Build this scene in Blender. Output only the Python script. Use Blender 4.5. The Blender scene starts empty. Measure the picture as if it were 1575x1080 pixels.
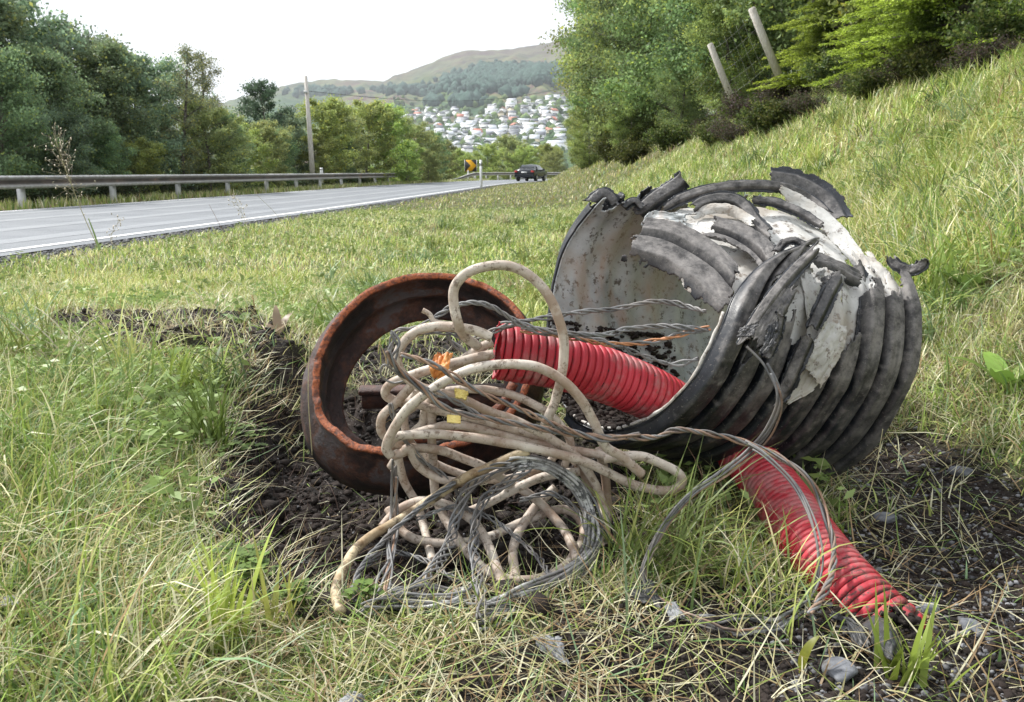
import bpy, bmesh, math, random
import numpy as np
from mathutils import Vector, Matrix
R = math.radians
rng = np.random.default_rng(7)
random.seed(7)
sc = bpy.context.scene
COL = sc.collection

# ------------------------------------------------------------------ camera
F_PX = 1310.0                     # focal length in photo pixels (photo 1575 x 1080)
PITCH = R(11.9)
CAM = np.array([0.0, 0.0, 0.85])
cd = bpy.data.cameras.new('camera'); cam = bpy.data.objects.new('camera', cd); COL.objects.link(cam)
cam.location = CAM; cam.rotation_euler = (R(90) - PITCH, 0, 0)
cd.sensor_width = 36; cd.lens = F_PX / 1575 * 36
cd.clip_start = 0.05; cd.clip_end = 20000
cd.dof.use_dof = True; cd.dof.focus_distance = 1.75; cd.dof.aperture_fstop = 16
sc.camera = cam

# ------------------------------------------------------------------ sky, sun, exposure
SUN_AZ, SUN_EL = R(-58), R(48)      # azimuth from +Y towards +X
w = bpy.data.worlds.new('World'); sc.world = w; w.use_nodes = True
nt = w.node_tree; nt.nodes.clear()
out = nt.nodes.new('ShaderNodeOutputWorld'); bg = nt.nodes.new('ShaderNodeBackground')
sky = nt.nodes.new('ShaderNodeTexSky'); sky.sky_type = 'NISHITA'; sky.sun_disc = False
sky.sun_elevation = SUN_EL; sky.sun_rotation = SUN_AZ
tc = nt.nodes.new('ShaderNodeTexCoord'); mp = nt.nodes.new('ShaderNodeMapping'); mp.inputs['Scale'].default_value = (1, 1, 3)
nz = nt.nodes.new('ShaderNodeTexNoise'); nz.inputs['Scale'].default_value = 2.2; nz.inputs['Detail'].default_value = 5
cr = nt.nodes.new('ShaderNodeValToRGB')
cr.color_ramp.elements[0].position = 0.3; cr.color_ramp.elements[0].color = (8.6, 9.2, 9.9, 1)
cr.color_ramp.elements[1].position = 0.7; cr.color_ramp.elements[1].color = (11.2, 11.3, 11.4, 1)
mx = nt.nodes.new('ShaderNodeMix'); mx.data_type = 'RGBA'; mx.inputs[0].default_value = 0.88
nt.links.new(tc.outputs['Generated'], mp.inputs[0]); nt.links.new(mp.outputs[0], nz.inputs['Vector'])
nt.links.new(nz.outputs['Fac'], cr.inputs[0]); nt.links.new(sky.outputs[0], mx.inputs[6]); nt.links.new(cr.outputs[0], mx.inputs[7])
nt.links.new(mx.outputs[2], bg.inputs[0]); bg.inputs[1].default_value = 0.078; nt.links.new(bg.outputs[0], out.inputs[0])
sd = bpy.data.lights.new('sun', 'SUN'); sd.energy = 3.6; sd.angle = R(5); sd.color = (1, 0.97, 0.92)
sun = bpy.data.objects.new('sun', sd); COL.objects.link(sun)
sdir = Vector((math.sin(SUN_AZ) * math.cos(SUN_EL), math.cos(SUN_AZ) * math.cos(SUN_EL), math.sin(SUN_EL)))
sun.rotation_euler = sdir.to_track_quat('Z', 'Y').to_euler()
sc.view_settings.view_transform = 'Standard'; sc.view_settings.look = 'None'
sc.view_settings.gamma = 1; sc.view_settings.use_curve_mapping = False
sc.view_settings.exposure = 0.9

# ------------------------------------------------------------------ helpers
def ray(px, py):
    a = (px - 787.5) / F_PX; b = -(py - 540.0) / F_PX
    return np.array([a, math.cos(PITCH) + b * math.sin(PITCH), -math.sin(PITCH) + b * math.cos(PITCH)])
def P(px, py, Y):
    r = ray(px, py); return CAM + r * (Y / r[1])
def hash2(ix, iy, seed):
    h = (ix.astype(np.int64) * 374761393 + iy.astype(np.int64) * 668265263 + seed * 1274126177) & 0xffffffff
    h = ((h ^ (h >> 13)) * 1274126177) & 0xffffffff
    return ((h ^ (h >> 16)) & 0xffff) / 65535.0
def vnoise(x, y, seed=0):
    x = np.asarray(x, float); y = np.asarray(y, float)
    ix = np.floor(x); iy = np.floor(y); fx = x - ix; fy = y - iy
    fx = fx * fx * (3 - 2 * fx); fy = fy * fy * (3 - 2 * fy)
    a = hash2(ix, iy, seed); b = hash2(ix + 1, iy, seed); c = hash2(ix, iy + 1, seed); d = hash2(ix + 1, iy + 1, seed)
    return (a + (b - a) * fx) * (1 - fy) + (c + (d - c) * fx) * fy
def fbm(x, y, oct=4, seed=0):
    v = 0; a = 0.5; t = 0
    for i in range(oct):
        v = v + a * vnoise(np.asarray(x) * 2 ** i, np.asarray(y) * 2 ** i, seed + i); t += a; a *= 0.5
    return v / t
def sstep(a, b, x):
    t = np.clip((np.asarray(x, float) - a) / (b - a), 0, 1); return t * t * (3 - 2 * t)
def interp_cr(pts, n):
    """Catmull-Rom through pts (k,dim), n samples"""
    p = np.asarray(pts, float); k = len(p)
    q = np.vstack([2 * p[0] - p[1], p, 2 * p[-1] - p[-2]])
    t = np.linspace(0, k - 1 - 1e-9, n); i = t.astype(int); f = (t - i)[:, None]
    a, b, c, d = q[i], q[i + 1], q[i + 2], q[i + 3]
    return 0.5 * ((2 * b) + (c - a) * f + (2 * a - 5 * b + 4 * c - d) * f ** 2 + (-a + 3 * b - 3 * c + d) * f ** 3)
def resample(p, step):
    seg = np.linalg.norm(np.diff(p, axis=0), axis=1); s = np.concatenate([[0], np.cumsum(seg)])
    n = max(3, int(s[-1] / step) + 1); u = np.linspace(0, s[-1], n)
    return np.stack([np.interp(u, s, p[:, j]) for j in range(p.shape[1])], 1), u

def mesh_np(name, V, F, mat, parent=None, smooth=False, col=None, mats=None, midx=None, attr=None):
    V = np.asarray(V, np.float32); me = bpy.data.meshes.new(name)
    me.vertices.add(len(V)); me.vertices.foreach_set('co', V.ravel())
    if isinstance(F, np.ndarray):
        k = F.shape[1]; nf = len(F)
        me.loops.add(nf * k); me.loops.foreach_set('vertex_index', F.astype(np.int32).ravel())
        me.polygons.add(nf); me.polygons.foreach_set('loop_start', np.arange(nf, dtype=np.int32) * k)
        me.polygons.foreach_set('loop_total', np.full(nf, k, np.int32))
    else:
        fl = [i for f in F for i in f]; tot = np.array([len(f) for f in F], np.int32)
        me.loops.add(len(fl)); me.loops.foreach_set('vertex_index', np.array(fl, np.int32))
        me.polygons.add(len(F)); me.polygons.foreach_set('loop_start', (np.cumsum(tot) - tot).astype(np.int32))
        me.polygons.foreach_set('loop_total', tot)
    if smooth: me.polygons.foreach_set('use_smooth', np.ones(len(me.polygons), bool))
    if col is not None:
        a = me.attributes.new('Col', 'FLOAT_COLOR', 'POINT')
        c = np.ones((len(V), 4), np.float32); c[:, :3] = col; a.data.foreach_set('color', c.ravel())
    if attr is not None:
        a = me.attributes.new('wear_tone', 'FLOAT', 'POINT'); a.data.foreach_set('value', np.asarray(attr, np.float32))
    me.update(calc_edges=True); me.validate()
    if mats:
        for m in mats: me.materials.append(m)
        if midx is not None: me.polygons.foreach_set('material_index', np.asarray(midx, np.int32))
    elif mat: me.materials.append(mat)
    o = bpy.data.objects.new(name, me); COL.objects.link(o)
    if parent: o.parent = parent
    return o
def tag(o, label=None, cat=None, group=None, kind=None):
    if label: o['label'] = label
    if cat: o['category'] = cat
    if group: o['group'] = group
    if kind: o['kind'] = kind
    return o
def empty(name, loc, label, cat, group=None, rz=0):
    o = bpy.data.objects.new(name, None); COL.objects.link(o); o.location = loc; o.rotation_euler = (0, 0, rz)
    o.empty_display_size = 0.1
    return tag(o, label, cat, group)
def copy_tree(o, parent=None):
    c = o.copy(); COL.objects.link(c)
    if parent: c.parent = parent
    for ch in list(o.children): copy_tree(ch, c)
    return c
def merge(parts):
    V = []; F = []; n = 0
    for v, f in parts:
        V.append(np.asarray(v, float)); F += [[i + n for i in q] for q in (f.tolist() if isinstance(f, np.ndarray) else f)]; n += len(v)
    return np.vstack(V), F
def box(x0, x1, y0, y1, z0, z1):
    V = [(x, y, z) for z in (z0, z1) for y in (y0, y1) for x in (x0, x1)]
    return np.array(V, float), [[0, 2, 3, 1], [4, 5, 7, 6], [0, 1, 5, 4], [2, 6, 7, 3], [0, 4, 6, 2], [1, 3, 7, 5]]
def sweep(path, rad, k=10, cap=True):
    """tube along path (n,3) with radius scalar or (n,)"""
    p = np.asarray(path, float); n = len(p); r = np.broadcast_to(np.asarray(rad, float), (n,))
    T = np.gradient(p, axis=0); T /= np.linalg.norm(T, axis=1)[:, None] + 1e-12
    up = np.array([0, 0, 1.0]) if abs(T[0, 2]) < 0.9 else np.array([1.0, 0, 0])
    N = np.zeros_like(p); N[0] = np.cross(T[0], up); N[0] /= np.linalg.norm(N[0])
    for i in range(1, n):
        v = N[i - 1] - T[i] * np.dot(N[i - 1], T[i]); N[i] = v / (np.linalg.norm(v) + 1e-12)
    B = np.cross(T, N); a = np.linspace(0, 2 * math.pi, k, endpoint=False)
    V = p[:, None] + r[:, None, None] * (N[:, None] * np.cos(a)[None, :, None] + B[:, None] * np.sin(a)[None, :, None])
    V = V.reshape(-1, 3)
    i = np.arange(n - 1)[:, None] * k; j = np.arange(k)[None]; j2 = (j + 1) % k
    F = np.stack([i + j, i + j2, i + k + j2, i + k + j], -1).reshape(-1, 4).tolist()
    if cap: F.append(list(range(k))[::-1]); F.append([(n - 1) * k + q for q in range(k)])
    return V, F, (N, B, T)

# ------------------------------------------------------------------ materials
def new_mat(name):
    m = bpy.data.materials.new(name); m.use_nodes = True; t = m.node_tree; t.nodes.clear()
    o = t.nodes.new('ShaderNodeOutputMaterial'); b = t.nodes.new('ShaderNodeBsdfPrincipled')
    t.links.new(b.outputs[0], o.inputs[0]); return m, t, b, o
def noise_node(t, scale, detail=6, rough=0.6, coord='Object', vec=None, dist=0, stretch=None):
    n = t.nodes.new('ShaderNodeTexNoise'); n.inputs['Scale'].default_value = scale
    n.inputs['Detail'].default_value = detail; n.inputs['Roughness'].default_value = rough; n.inputs['Distortion'].default_value = dist
    c = t.nodes.new('ShaderNodeTexCoord'); src = c.outputs[coord]
    if stretch:
        m = t.nodes.new('ShaderNodeMapping'); m.inputs['Scale'].default_value = stretch; t.links.new(src, m.inputs[0]); src = m.outputs[0]
    t.links.new(src, n.inputs['Vector']); return n
def ramp(t, fac, stops):
    r = t.nodes.new('ShaderNodeValToRGB'); e = r.color_ramp.elements
    while len(e) < len(stops): e.new(0.5)
    for el, (p, c) in zip(e, stops):
        el.position = p; el.color = (c[0], c[1], c[2], 1) if not isinstance(c, (int, float)) else (c, c, c, 1)
    t.links.new(fac, r.inputs[0]); return r
def mixc(t, fac, a, b, mode='MIX'):
    m = t.nodes.new('ShaderNodeMix'); m.data_type = 'RGBA'; m.blend_type = mode
    for s, i in ((fac, 0), (a, 6), (b, 7)):
        if isinstance(s, (int, float)): m.inputs[i].default_value = s
        elif isinstance(s, tuple): m.inputs[i].default_value = (*s, 1)
        else: t.links.new(s, m.inputs[i])
    return m.outputs[2]
def bump(t, b, h, strength=0.5, dist=0.01):
    n = t.nodes.new('ShaderNodeBump'); n.inputs['Strength'].default_value = strength; n.inputs['Distance'].default_value = dist
    t.links.new(h, n.inputs['Height']); t.links.new(n.outputs[0], b.inputs['Normal'])
def simple(name, c1, c2, scale=8, rough=0.7, bs=0.3, bd=0.005, metal=0, c3=None, s2=None, thr=(0.55, 0.65), stretch=None, coord='Object', spec=0.5):
    m, t, b, o = new_mat(name)
    n = noise_node(t, scale, stretch=stretch, coord=coord); r = ramp(t, n.outputs['Fac'], [(0.38, c1), (0.62, c2)]); c = r.outputs[0]
    if c3 is not None:
        n2 = noise_node(t, s2 or scale * 3, 8, 0.7, coord=coord); r2 = ramp(t, n2.outputs['Fac'], [(thr[0], 0.0), (thr[1], 1.0)])
        c = mixc(t, r2.outputs[0], c, c3)
    t.links.new(c, b.inputs['Base Color']); b.inputs['Roughness'].default_value = rough; b.inputs['Metallic'].default_value = metal
    b.inputs['Specular IOR Level'].default_value = spec
    nb = noise_node(t, scale * 6, 8, 0.65, coord=coord); bump(t, b, nb.outputs['Fac'], bs, bd)
    return m
def leaf_mat(name, trans=0.35, rough=0.55, tint=(1, 1, 1), spec=0.3):
    m, t, b, o = new_mat(name)
    a = t.nodes.new('ShaderNodeAttribute'); a.attribute_name = 'Col'
    oi = t.nodes.new('ShaderNodeObjectInfo')
    hs = t.nodes.new('ShaderNodeHueSaturation'); 
    mr = t.nodes.new('ShaderNodeMapRange'); mr.inputs[3].default_value = 0.8; mr.inputs[4].default_value = 1.22
    t.links.new(oi.outputs['Random'], mr.inputs[0]); t.links.new(mr.outputs[0], hs.inputs['Value'])
    mh = t.nodes.new('ShaderNodeMapRange'); mh.inputs[3].default_value = 0.475; mh.inputs[4].default_value = 0.515
    t.links.new(oi.outputs['Random'], mh.inputs[0]); t.links.new(mh.outputs[0], hs.inputs['Hue'])
    t.links.new(a.outputs['Color'], hs.inputs['Color'])
    c = mixc(t, 1.0, hs.outputs[0], tint, 'MULTIPLY')
    t.links.new(c, b.inputs['Base Color']); b.inputs['Roughness'].default_value = rough; b.inputs['Specular IOR Level'].default_value = spec
    tr = t.nodes.new('ShaderNodeBsdfTranslucent'); t.links.new(c, tr.inputs[0])
    ms = t.nodes.new('ShaderNodeMixShader'); ms.inputs[0].default_value = trans
    t.links.new(b.outputs[0], ms.inputs[1]); t.links.new(tr.outputs[0], ms.inputs[2]); t.links.new(ms.outputs[0], o.inputs[0])
    return m

M = {}
M['leaf'] = leaf_mat('leaf', 0.5)
M['needle'] = leaf_mat('needle', 0.25)
M['grass'] = leaf_mat('grass_blade', 0.25, 0.45)
M['bark'] = simple('bark', (0.07, 0.055, 0.045), (0.2, 0.18, 0.16), 9, 0.9, 0.6, 0.02)
M['asphalt'] = simple('asphalt', (0.13, 0.14, 0.155), (0.18, 0.19, 0.205), 0.9, 0.75, 0.6, 0.004, c3=(0.26, 0.28, 0.3), s2=60, thr=(0.5, 0.62), spec=0.35)
M['line'] = simple('road_paint', (0.7, 0.71, 0.72), (0.82, 0.82, 0.82), 6, 0.6, 0.2, 0.002, c3=(0.35, 0.36, 0.37), s2=25, thr=(0.6, 0.72))
M['galv'] = simple('galvanised', (0.5, 0.5, 0.5), (0.68, 0.68, 0.68), 1.2, 0.5, 0.1, 0.002, metal=0.15, c3=(0.38, 0.27, 0.2), s2=1.5, thr=(0.66, 0.74))
m, t, b, o = new_mat('banded_rail'); at = t.nodes.new('ShaderNodeAttribute'); at.attribute_name = 'wear_tone'  # grey rail, darkest brown along the valley of its profile, rust blotches on top
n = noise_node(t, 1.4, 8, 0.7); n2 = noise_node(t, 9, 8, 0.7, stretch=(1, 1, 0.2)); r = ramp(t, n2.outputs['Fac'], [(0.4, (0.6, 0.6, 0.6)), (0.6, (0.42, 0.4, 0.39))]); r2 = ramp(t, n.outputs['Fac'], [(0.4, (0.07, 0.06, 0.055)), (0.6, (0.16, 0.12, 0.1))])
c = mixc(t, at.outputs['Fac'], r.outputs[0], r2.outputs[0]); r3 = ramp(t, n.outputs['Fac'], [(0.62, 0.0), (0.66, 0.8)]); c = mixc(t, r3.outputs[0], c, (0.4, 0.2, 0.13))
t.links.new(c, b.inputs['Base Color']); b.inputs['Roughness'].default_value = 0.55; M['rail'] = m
M['wood_grey'] = simple('weathered_wood', (0.42, 0.38, 0.34), (0.62, 0.59, 0.55), 12, 0.85, 0.5, 0.01, stretch=(6, 6, 0.5))
M['white'] = simple('white_plastic', (0.75, 0.76, 0.76), (0.85, 0.85, 0.85), 3, 0.4, 0.05, 0.001)
M['blackp'] = simple('black_paint', (0.012, 0.012, 0.015), (0.025, 0.025, 0.03), 3, 0.3, 0.02, 0.001)
M['yellow'] = simple('sign_yellow', (0.9, 0.45, 0.01), (0.95, 0.5, 0.02), 3, 0.4, 0.02, 0.001)
M['carpaint'] = simple('car_paint', (0.012, 0.015, 0.022), (0.018, 0.022, 0.03), 2, 0.18, 0.01, 0.001)
M['glass'] = simple('car_glass', (0.05, 0.06, 0.07), (0.09, 0.1, 0.11), 2, 0.06, 0, 0.001, spec=0.9)
M['lamp'] = simple('tail_lamp', (0.45, 0.02, 0.02), (0.55, 0.04, 0.03), 3, 0.2, 0.02, 0.001)
M['tyre'] = simple('tyre_rubber', (0.015, 0.015, 0.015), (0.03, 0.03, 0.03), 8, 0.8, 0.1, 0.002)
M['rim'] = simple('wheel_rim', (0.4, 0.4, 0.42), (0.55, 0.55, 0.56), 6, 0.35, 0.05, 0.001, metal=0.7)
M['stone'] = simple('stone', (0.1, 0.105, 0.12), (0.27, 0.28, 0.3), 14, 0.8, 0.6, 0.004, c3=(0.1, 0.09, 0.08), s2=40)
M['clod'] = simple('soil_clod', (0.009, 0.007, 0.006), (0.034, 0.025, 0.021), 12, 0.9, 0.7, 0.006, c3=(0.07, 0.058, 0.05), s2=50, thr=(0.58, 0.66), spec=0.3)
M['gravel'] = simple('gravel', (0.04, 0.04, 0.044), (0.24, 0.24, 0.25), 25, 0.8, 0.4, 0.003, spec=0.4)
M['yellow_tag'] = simple('yellow_tag', (0.6, 0.42, 0.1), (0.75, 0.6, 0.2), 30, 0.5, 0.3, 0.001)
M['orange_plastic'] = simple('orange_plastic', (0.5, 0.16, 0.03), (0.7, 0.3, 0.08), 30, 0.5, 0.3, 0.002)
M['rag'] = simple('black_plastic_scrap', (0.015, 0.016, 0.018), (0.06, 0.062, 0.066), 18, 0.5, 0.5, 0.004, c3=(0.14, 0.13, 0.12), s2=50)
M['greyrag'] = simple('grey_plastic_scrap', (0.13, 0.135, 0.145), (0.27, 0.28, 0.29), 18, 0.6, 0.5, 0.004, c3=(0.1, 0.09, 0.08), s2=60)

# rusty cast iron
m, t, b, o = new_mat('rusty_iron')
n = noise_node(t, 9, 8, 0.7); r = ramp(t, n.outputs['Fac'], [(0.4, (0.012, 0.01, 0.012)), (0.48, (0.03, 0.02, 0.021)), (0.54, (0.085, 0.038, 0.026)), (0.6, (0.085, 0.075, 0.08))])
at = t.nodes.new('ShaderNodeAttribute'); at.attribute_name = 'wear_tone'
n2 = noise_node(t, 60, 8, 0.7); r2 = ramp(t, n2.outputs['Fac'], [(0.38, (0.08, 0.025, 0.012)), (0.46, (0.2, 0.048, 0.014)), (0.53, (0.38, 0.1, 0.026)), (0.58, (0.2, 0.05, 0.016)), (0.66, (0.06, 0.02, 0.012))])
mth = t.nodes.new('ShaderNodeMath'); mth.operation = 'MULTIPLY'
n3 = noise_node(t, 14, 6, 0.6); r3 = ramp(t, n3.outputs['Fac'], [(0.25, 0.55), (0.5, 1.0)])
t.links.new(at.outputs['Fac'], mth.inputs[0]); t.links.new(r3.outputs[0], mth.inputs[1])
t.links.new(mixc(t, mth.outputs[0], r.outputs[0], r2.outputs[0]), b.inputs['Base Color']); b.inputs['Roughness'].default_value = 0.62
bump(t, b, n2.outputs['Fac'], 1.0, 0.006); M['rust'] = m

# weathered black corrugated wall, 'wear' = dust and bleaching, plus lighter rib crests and blacker grooves
m, t, b, o = new_mat('weathered_black_plastic')
at = t.nodes.new('ShaderNodeAttribute'); at.attribute_name = 'wear_tone'
n = noise_node(t, 7, 8, 0.7); r = ramp(t, n.outputs['Fac'], [(0.4, (0.005, 0.0065, 0.0095)), (0.6, (0.018, 0.021, 0.028))])
n2 = noise_node(t, 22, 10, 0.75); r2 = ramp(t, n2.outputs['Fac'], [(0.4, (0.045, 0.042, 0.042)), (0.6, (0.21, 0.195, 0.185))])
add = t.nodes.new('ShaderNodeMath'); add.operation = 'ADD'; n3 = noise_node(t, 16, 10, 0.8)
sub = t.nodes.new('ShaderNodeMath'); sub.operation = 'SUBTRACT'; t.links.new(n3.outputs['Fac'], sub.inputs[0]); sub.inputs[1].default_value = 0.5
mul = t.nodes.new('ShaderNodeMath'); mul.operation = 'MULTIPLY'; t.links.new(sub.outputs[0], mul.inputs[0]); mul.inputs[1].default_value = 2.0
t.links.new(at.outputs['Fac'], add.inputs[0]); t.links.new(mul.outputs[0], add.inputs[1]); add.use_clamp = True
c = mixc(t, add.outputs[0], r.outputs[0], r2.outputs[0])
n4 = noise_node(t, 190, 6, 0.7); r4 = ramp(t, n4.outputs['Fac'], [(0.6, 0.0), (0.66, 0.6)]); c = mixc(t, r4.outputs[0], c, (0.27, 0.245, 0.22))
t.links.new(c, b.inputs['Base Color'])
rr = ramp(t, add.outputs[0], [(0, 0.33), (1, 0.75)]); t.links.new(rr.outputs[0], b.inputs['Roughness'])
bump(t, b, n2.outputs['Fac'], 0.35, 0.002); M['pipe'] = m

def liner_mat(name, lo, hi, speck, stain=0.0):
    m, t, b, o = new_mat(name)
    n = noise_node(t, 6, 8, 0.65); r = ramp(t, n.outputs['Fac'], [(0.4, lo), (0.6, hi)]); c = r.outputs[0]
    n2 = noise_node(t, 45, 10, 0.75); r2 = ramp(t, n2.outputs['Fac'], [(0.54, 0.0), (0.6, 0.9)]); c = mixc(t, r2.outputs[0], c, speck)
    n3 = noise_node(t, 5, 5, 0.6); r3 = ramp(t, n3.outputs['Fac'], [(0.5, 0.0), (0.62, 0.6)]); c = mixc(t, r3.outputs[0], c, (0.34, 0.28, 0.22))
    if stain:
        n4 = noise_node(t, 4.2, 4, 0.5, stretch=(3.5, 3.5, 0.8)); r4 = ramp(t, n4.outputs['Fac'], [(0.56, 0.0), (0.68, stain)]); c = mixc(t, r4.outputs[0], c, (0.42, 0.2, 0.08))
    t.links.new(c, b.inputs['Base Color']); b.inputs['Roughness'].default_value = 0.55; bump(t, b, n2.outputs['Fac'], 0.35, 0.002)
    return m
M['liner'] = liner_mat('white_liner', (0.42, 0.41, 0.385), (0.66, 0.65, 0.62), (0.14, 0.11, 0.09))
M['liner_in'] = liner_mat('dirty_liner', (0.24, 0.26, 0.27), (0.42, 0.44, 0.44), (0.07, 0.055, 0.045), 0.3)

def dirty_plastic(name, c1, c2, dirt, ds, amt, rough=0.5, big=(0.3, 0.25, 0.22)):
    m, t, b, o = new_mat(name)
    n = noise_node(t, 12, 8, 0.6); r = ramp(t, n.outputs['Fac'], [(0.38, c1), (0.62, c2)]); c = r.outputs[0]
    n2 = noise_node(t, ds, 10, 0.75); r2 = ramp(t, n2.outputs['Fac'], [(amt, 0.0), (amt + 0.07, 0.9)]); c = mixc(t, r2.outputs[0], c, dirt)
    n3 = noise_node(t, 9, 6, 0.7); r3 = ramp(t, n3.outputs['Fac'], [(0.46, 0.0), (0.62, 0.85)]); c = mixc(t, r3.outputs[0], c, big)
    t.links.new(c, b.inputs['Base Color']); b.inputs['Roughness'].default_value = rough; bump(t, b, n2.outputs['Fac'], 0.4, 0.0015)
    return m
m, t, b, o = new_mat('red_conduit_plastic'); at = t.nodes.new('ShaderNodeAttribute'); at.attribute_name = 'wear_tone'
n = noise_node(t, 9, 6, 0.6); c = ramp(t, n.outputs['Fac'], [(0.4, (0.36, 0.018, 0.03)), (0.6, (0.52, 0.032, 0.052))]).outputs[0]
n3 = noise_node(t, 11, 9, 0.72); r3 = ramp(t, n3.outputs['Fac'], [(0.47, 0.0), (0.62, 0.75)]); c = mixc(t, r3.outputs[0], c, (0.36, 0.2, 0.19))
n2 = noise_node(t, 55, 9, 0.75); ad = t.nodes.new('ShaderNodeMath'); ad.operation = 'ADD'; t.links.new(n2.outputs['Fac'], ad.inputs[0]); t.links.new(at.outputs['Fac'], ad.inputs[1])
r2 = ramp(t, ad.outputs[0], [(0.62, 0.0), (0.7, 0.95)]); c = mixc(t, r2.outputs[0], c, (0.075, 0.05, 0.043))
t.links.new(c, b.inputs['Base Color']); b.inputs['Roughness'].default_value = 0.55; bump(t, b, n2.outputs['Fac'], 0.4, 0.0015); M['red'] = m
M['beige'] = dirty_plastic('beige_sheath', (0.46, 0.39, 0.325), (0.64, 0.575, 0.5), (0.15, 0.11, 0.08), 75, 0.53, 0.6, (0.31, 0.21, 0.15))
M['scorched'] = dirty_plastic('scorched_sheath', (0.42, 0.33, 0.2), (0.6, 0.5, 0.33), (0.1, 0.07, 0.04), 30, 0.5, 0.55, (0.22, 0.13, 0.06))
M['wire'] = dirty_plastic('grey_wire', (0.09, 0.09, 0.095), (0.23, 0.23, 0.23), (0.04, 0.035, 0.032), 50, 0.55, 0.5, (0.2, 0.18, 0.165))
M['wire_brown'] = dirty_plastic('brown_wire', (0.22, 0.12, 0.075), (0.36, 0.24, 0.17), (0.08, 0.05, 0.04), 50, 0.55, 0.5, (0.17, 0.14, 0.12))
M['wire_copper'] = dirty_plastic('copper_wire', (0.42, 0.17, 0.07), (0.52, 0.24, 0.11), (0.1, 0.06, 0.04), 50, 0.6, 0.45, (0.28, 0.16, 0.1))
M['ash'] = dirty_plastic('ashy_strand', (0.3, 0.3, 0.29), (0.62, 0.62, 0.6), (0.05, 0.05, 0.05), 45, 0.49, 0.7, (0.16, 0.15, 0.15))

# ------------------------------------------------------------------ terrain
RY = np.array([-40, 0, 8.6, 12.9, 20, 37, 50, 65, 80, 95, 112, 130, 150])
RX = np.array([-9.4, -6.2, -5.25, -4.8, -4.0, -2.5, -1.5, 0.1, 3.3, 7.8, 15, 25, 40])
def road_near(y): return np.interp(y, RY, RX)
ROADW = 7.1
def toe(y): return np.maximum(0.72 + 0.022 * np.asarray(y, float), road_near(y) + 1.6)
def soft_poly(pts_px, z=0.13):
    out = []
    for px, py in pts_px:
        r = ray(px, py); k = (z - CAM[2]) / r[2]; out.append((CAM + r * k)[:2])
    return np.array(out)
def inside(poly, x, y):
    c = np.zeros(np.shape(x), bool); n = len(poly)
    for i in range(n):
        x1, y1 = poly[i]; x2, y2 = poly[(i + 1) % n]
        cond = ((y1 > y) != (y2 > y)) & (x < (x2 - x1) * (y - y1) / (y2 - y1 + 1e-12) + x1)
        c ^= cond
    return c
HOLE = soft_poly([(395, 590), (470, 560), (560, 620), (800, 660), (900, 690), (960, 740), (950, 850), (880, 915), (700, 940), (520, 945), (420, 900), (370, 800), (350, 700)], 0.1)
HC = HOLE.mean(0)
DIRT = soft_poly([(1250, 690), (1400, 690), (1575, 800), (1700, 900), (1700, 1200), (560, 1200), (640, 1030), (760, 975), (900, 950), (1000, 940), (1060, 870), (1230, 900), (1290, 800)])
MOUND = soft_poly([(505, 560), (560, 535), (640, 515), (760, 520), (880, 545), (900, 610), (820, 680), (560, 640)])
BERM = soft_poly([(40, 485), (150, 478), (300, 480), (400, 495), (485, 525), (480, 600), (400, 620), (330, 570), (240, 560), (150, 525), (60, 505)])
def dist_poly(poly, x, y):
    """signed distance, positive inside"""
    x = np.asarray(x, float); y = np.asarray(y, float); d = np.full(x.shape, 1e9)
    for i in range(len(poly)):
        a = poly[i]; b = poly[(i + 1) % len(poly)]; e = b - a
        t = np.clip(((x - a[0]) * e[0] + (y - a[1]) * e[1]) / (e @ e), 0, 1)
        d = np.minimum(d, np.hypot(x - a[0] - t * e[0], y - a[1] - t * e[1]))
    return np.where(inside(poly, x, y), d, -d)
def base_z(x, y):
    x = np.asarray(x, float); y = np.asarray(y, float)
    z = 0.13 * (1 - sstep(2.6, 7, y)) - 0.02 * sstep(2.5, 7, y)
    z = np.where(y < 0.5, 0.13, z)
    rn = road_near(y)
    z = z - 0.04 * sstep(rn - 0.0, rn + 1.2, x) * (1 - sstep(rn + 1.2, toe(y), x)) * (y > 4)
    # road bed
    z = np.where(x < rn - 0.02, np.minimum(z, -0.035), z)
    far = rn - ROADW - 0.3
    z = np.where(x < far - 1.0, -0.035 - 0.25 * np.clip(far - 1.0 - x, 0, 14) * 0.5, z)
    # bank on the right
    t = toe(y); u = np.clip(x - t, 0, None); s1 = 4.6
    bank = 0.56 * (np.sqrt(np.minimum(u, s1) ** 2 + 0.09) - 0.3) + 0.3 * np.clip(u - s1, 0, 12)
    bank *= 1 - sstep(100, 140, y)
    z = z + bank
    z = z + (fbm(x * 0.9, y * 0.9, 3, 5) - 0.5) * 0.09 * sstep(0, 0.8, u) * (y < 100)
    # the far valley
    D = np.hypot(x, y); z = z - 22 * sstep(118, 420, D)
    return z
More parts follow.
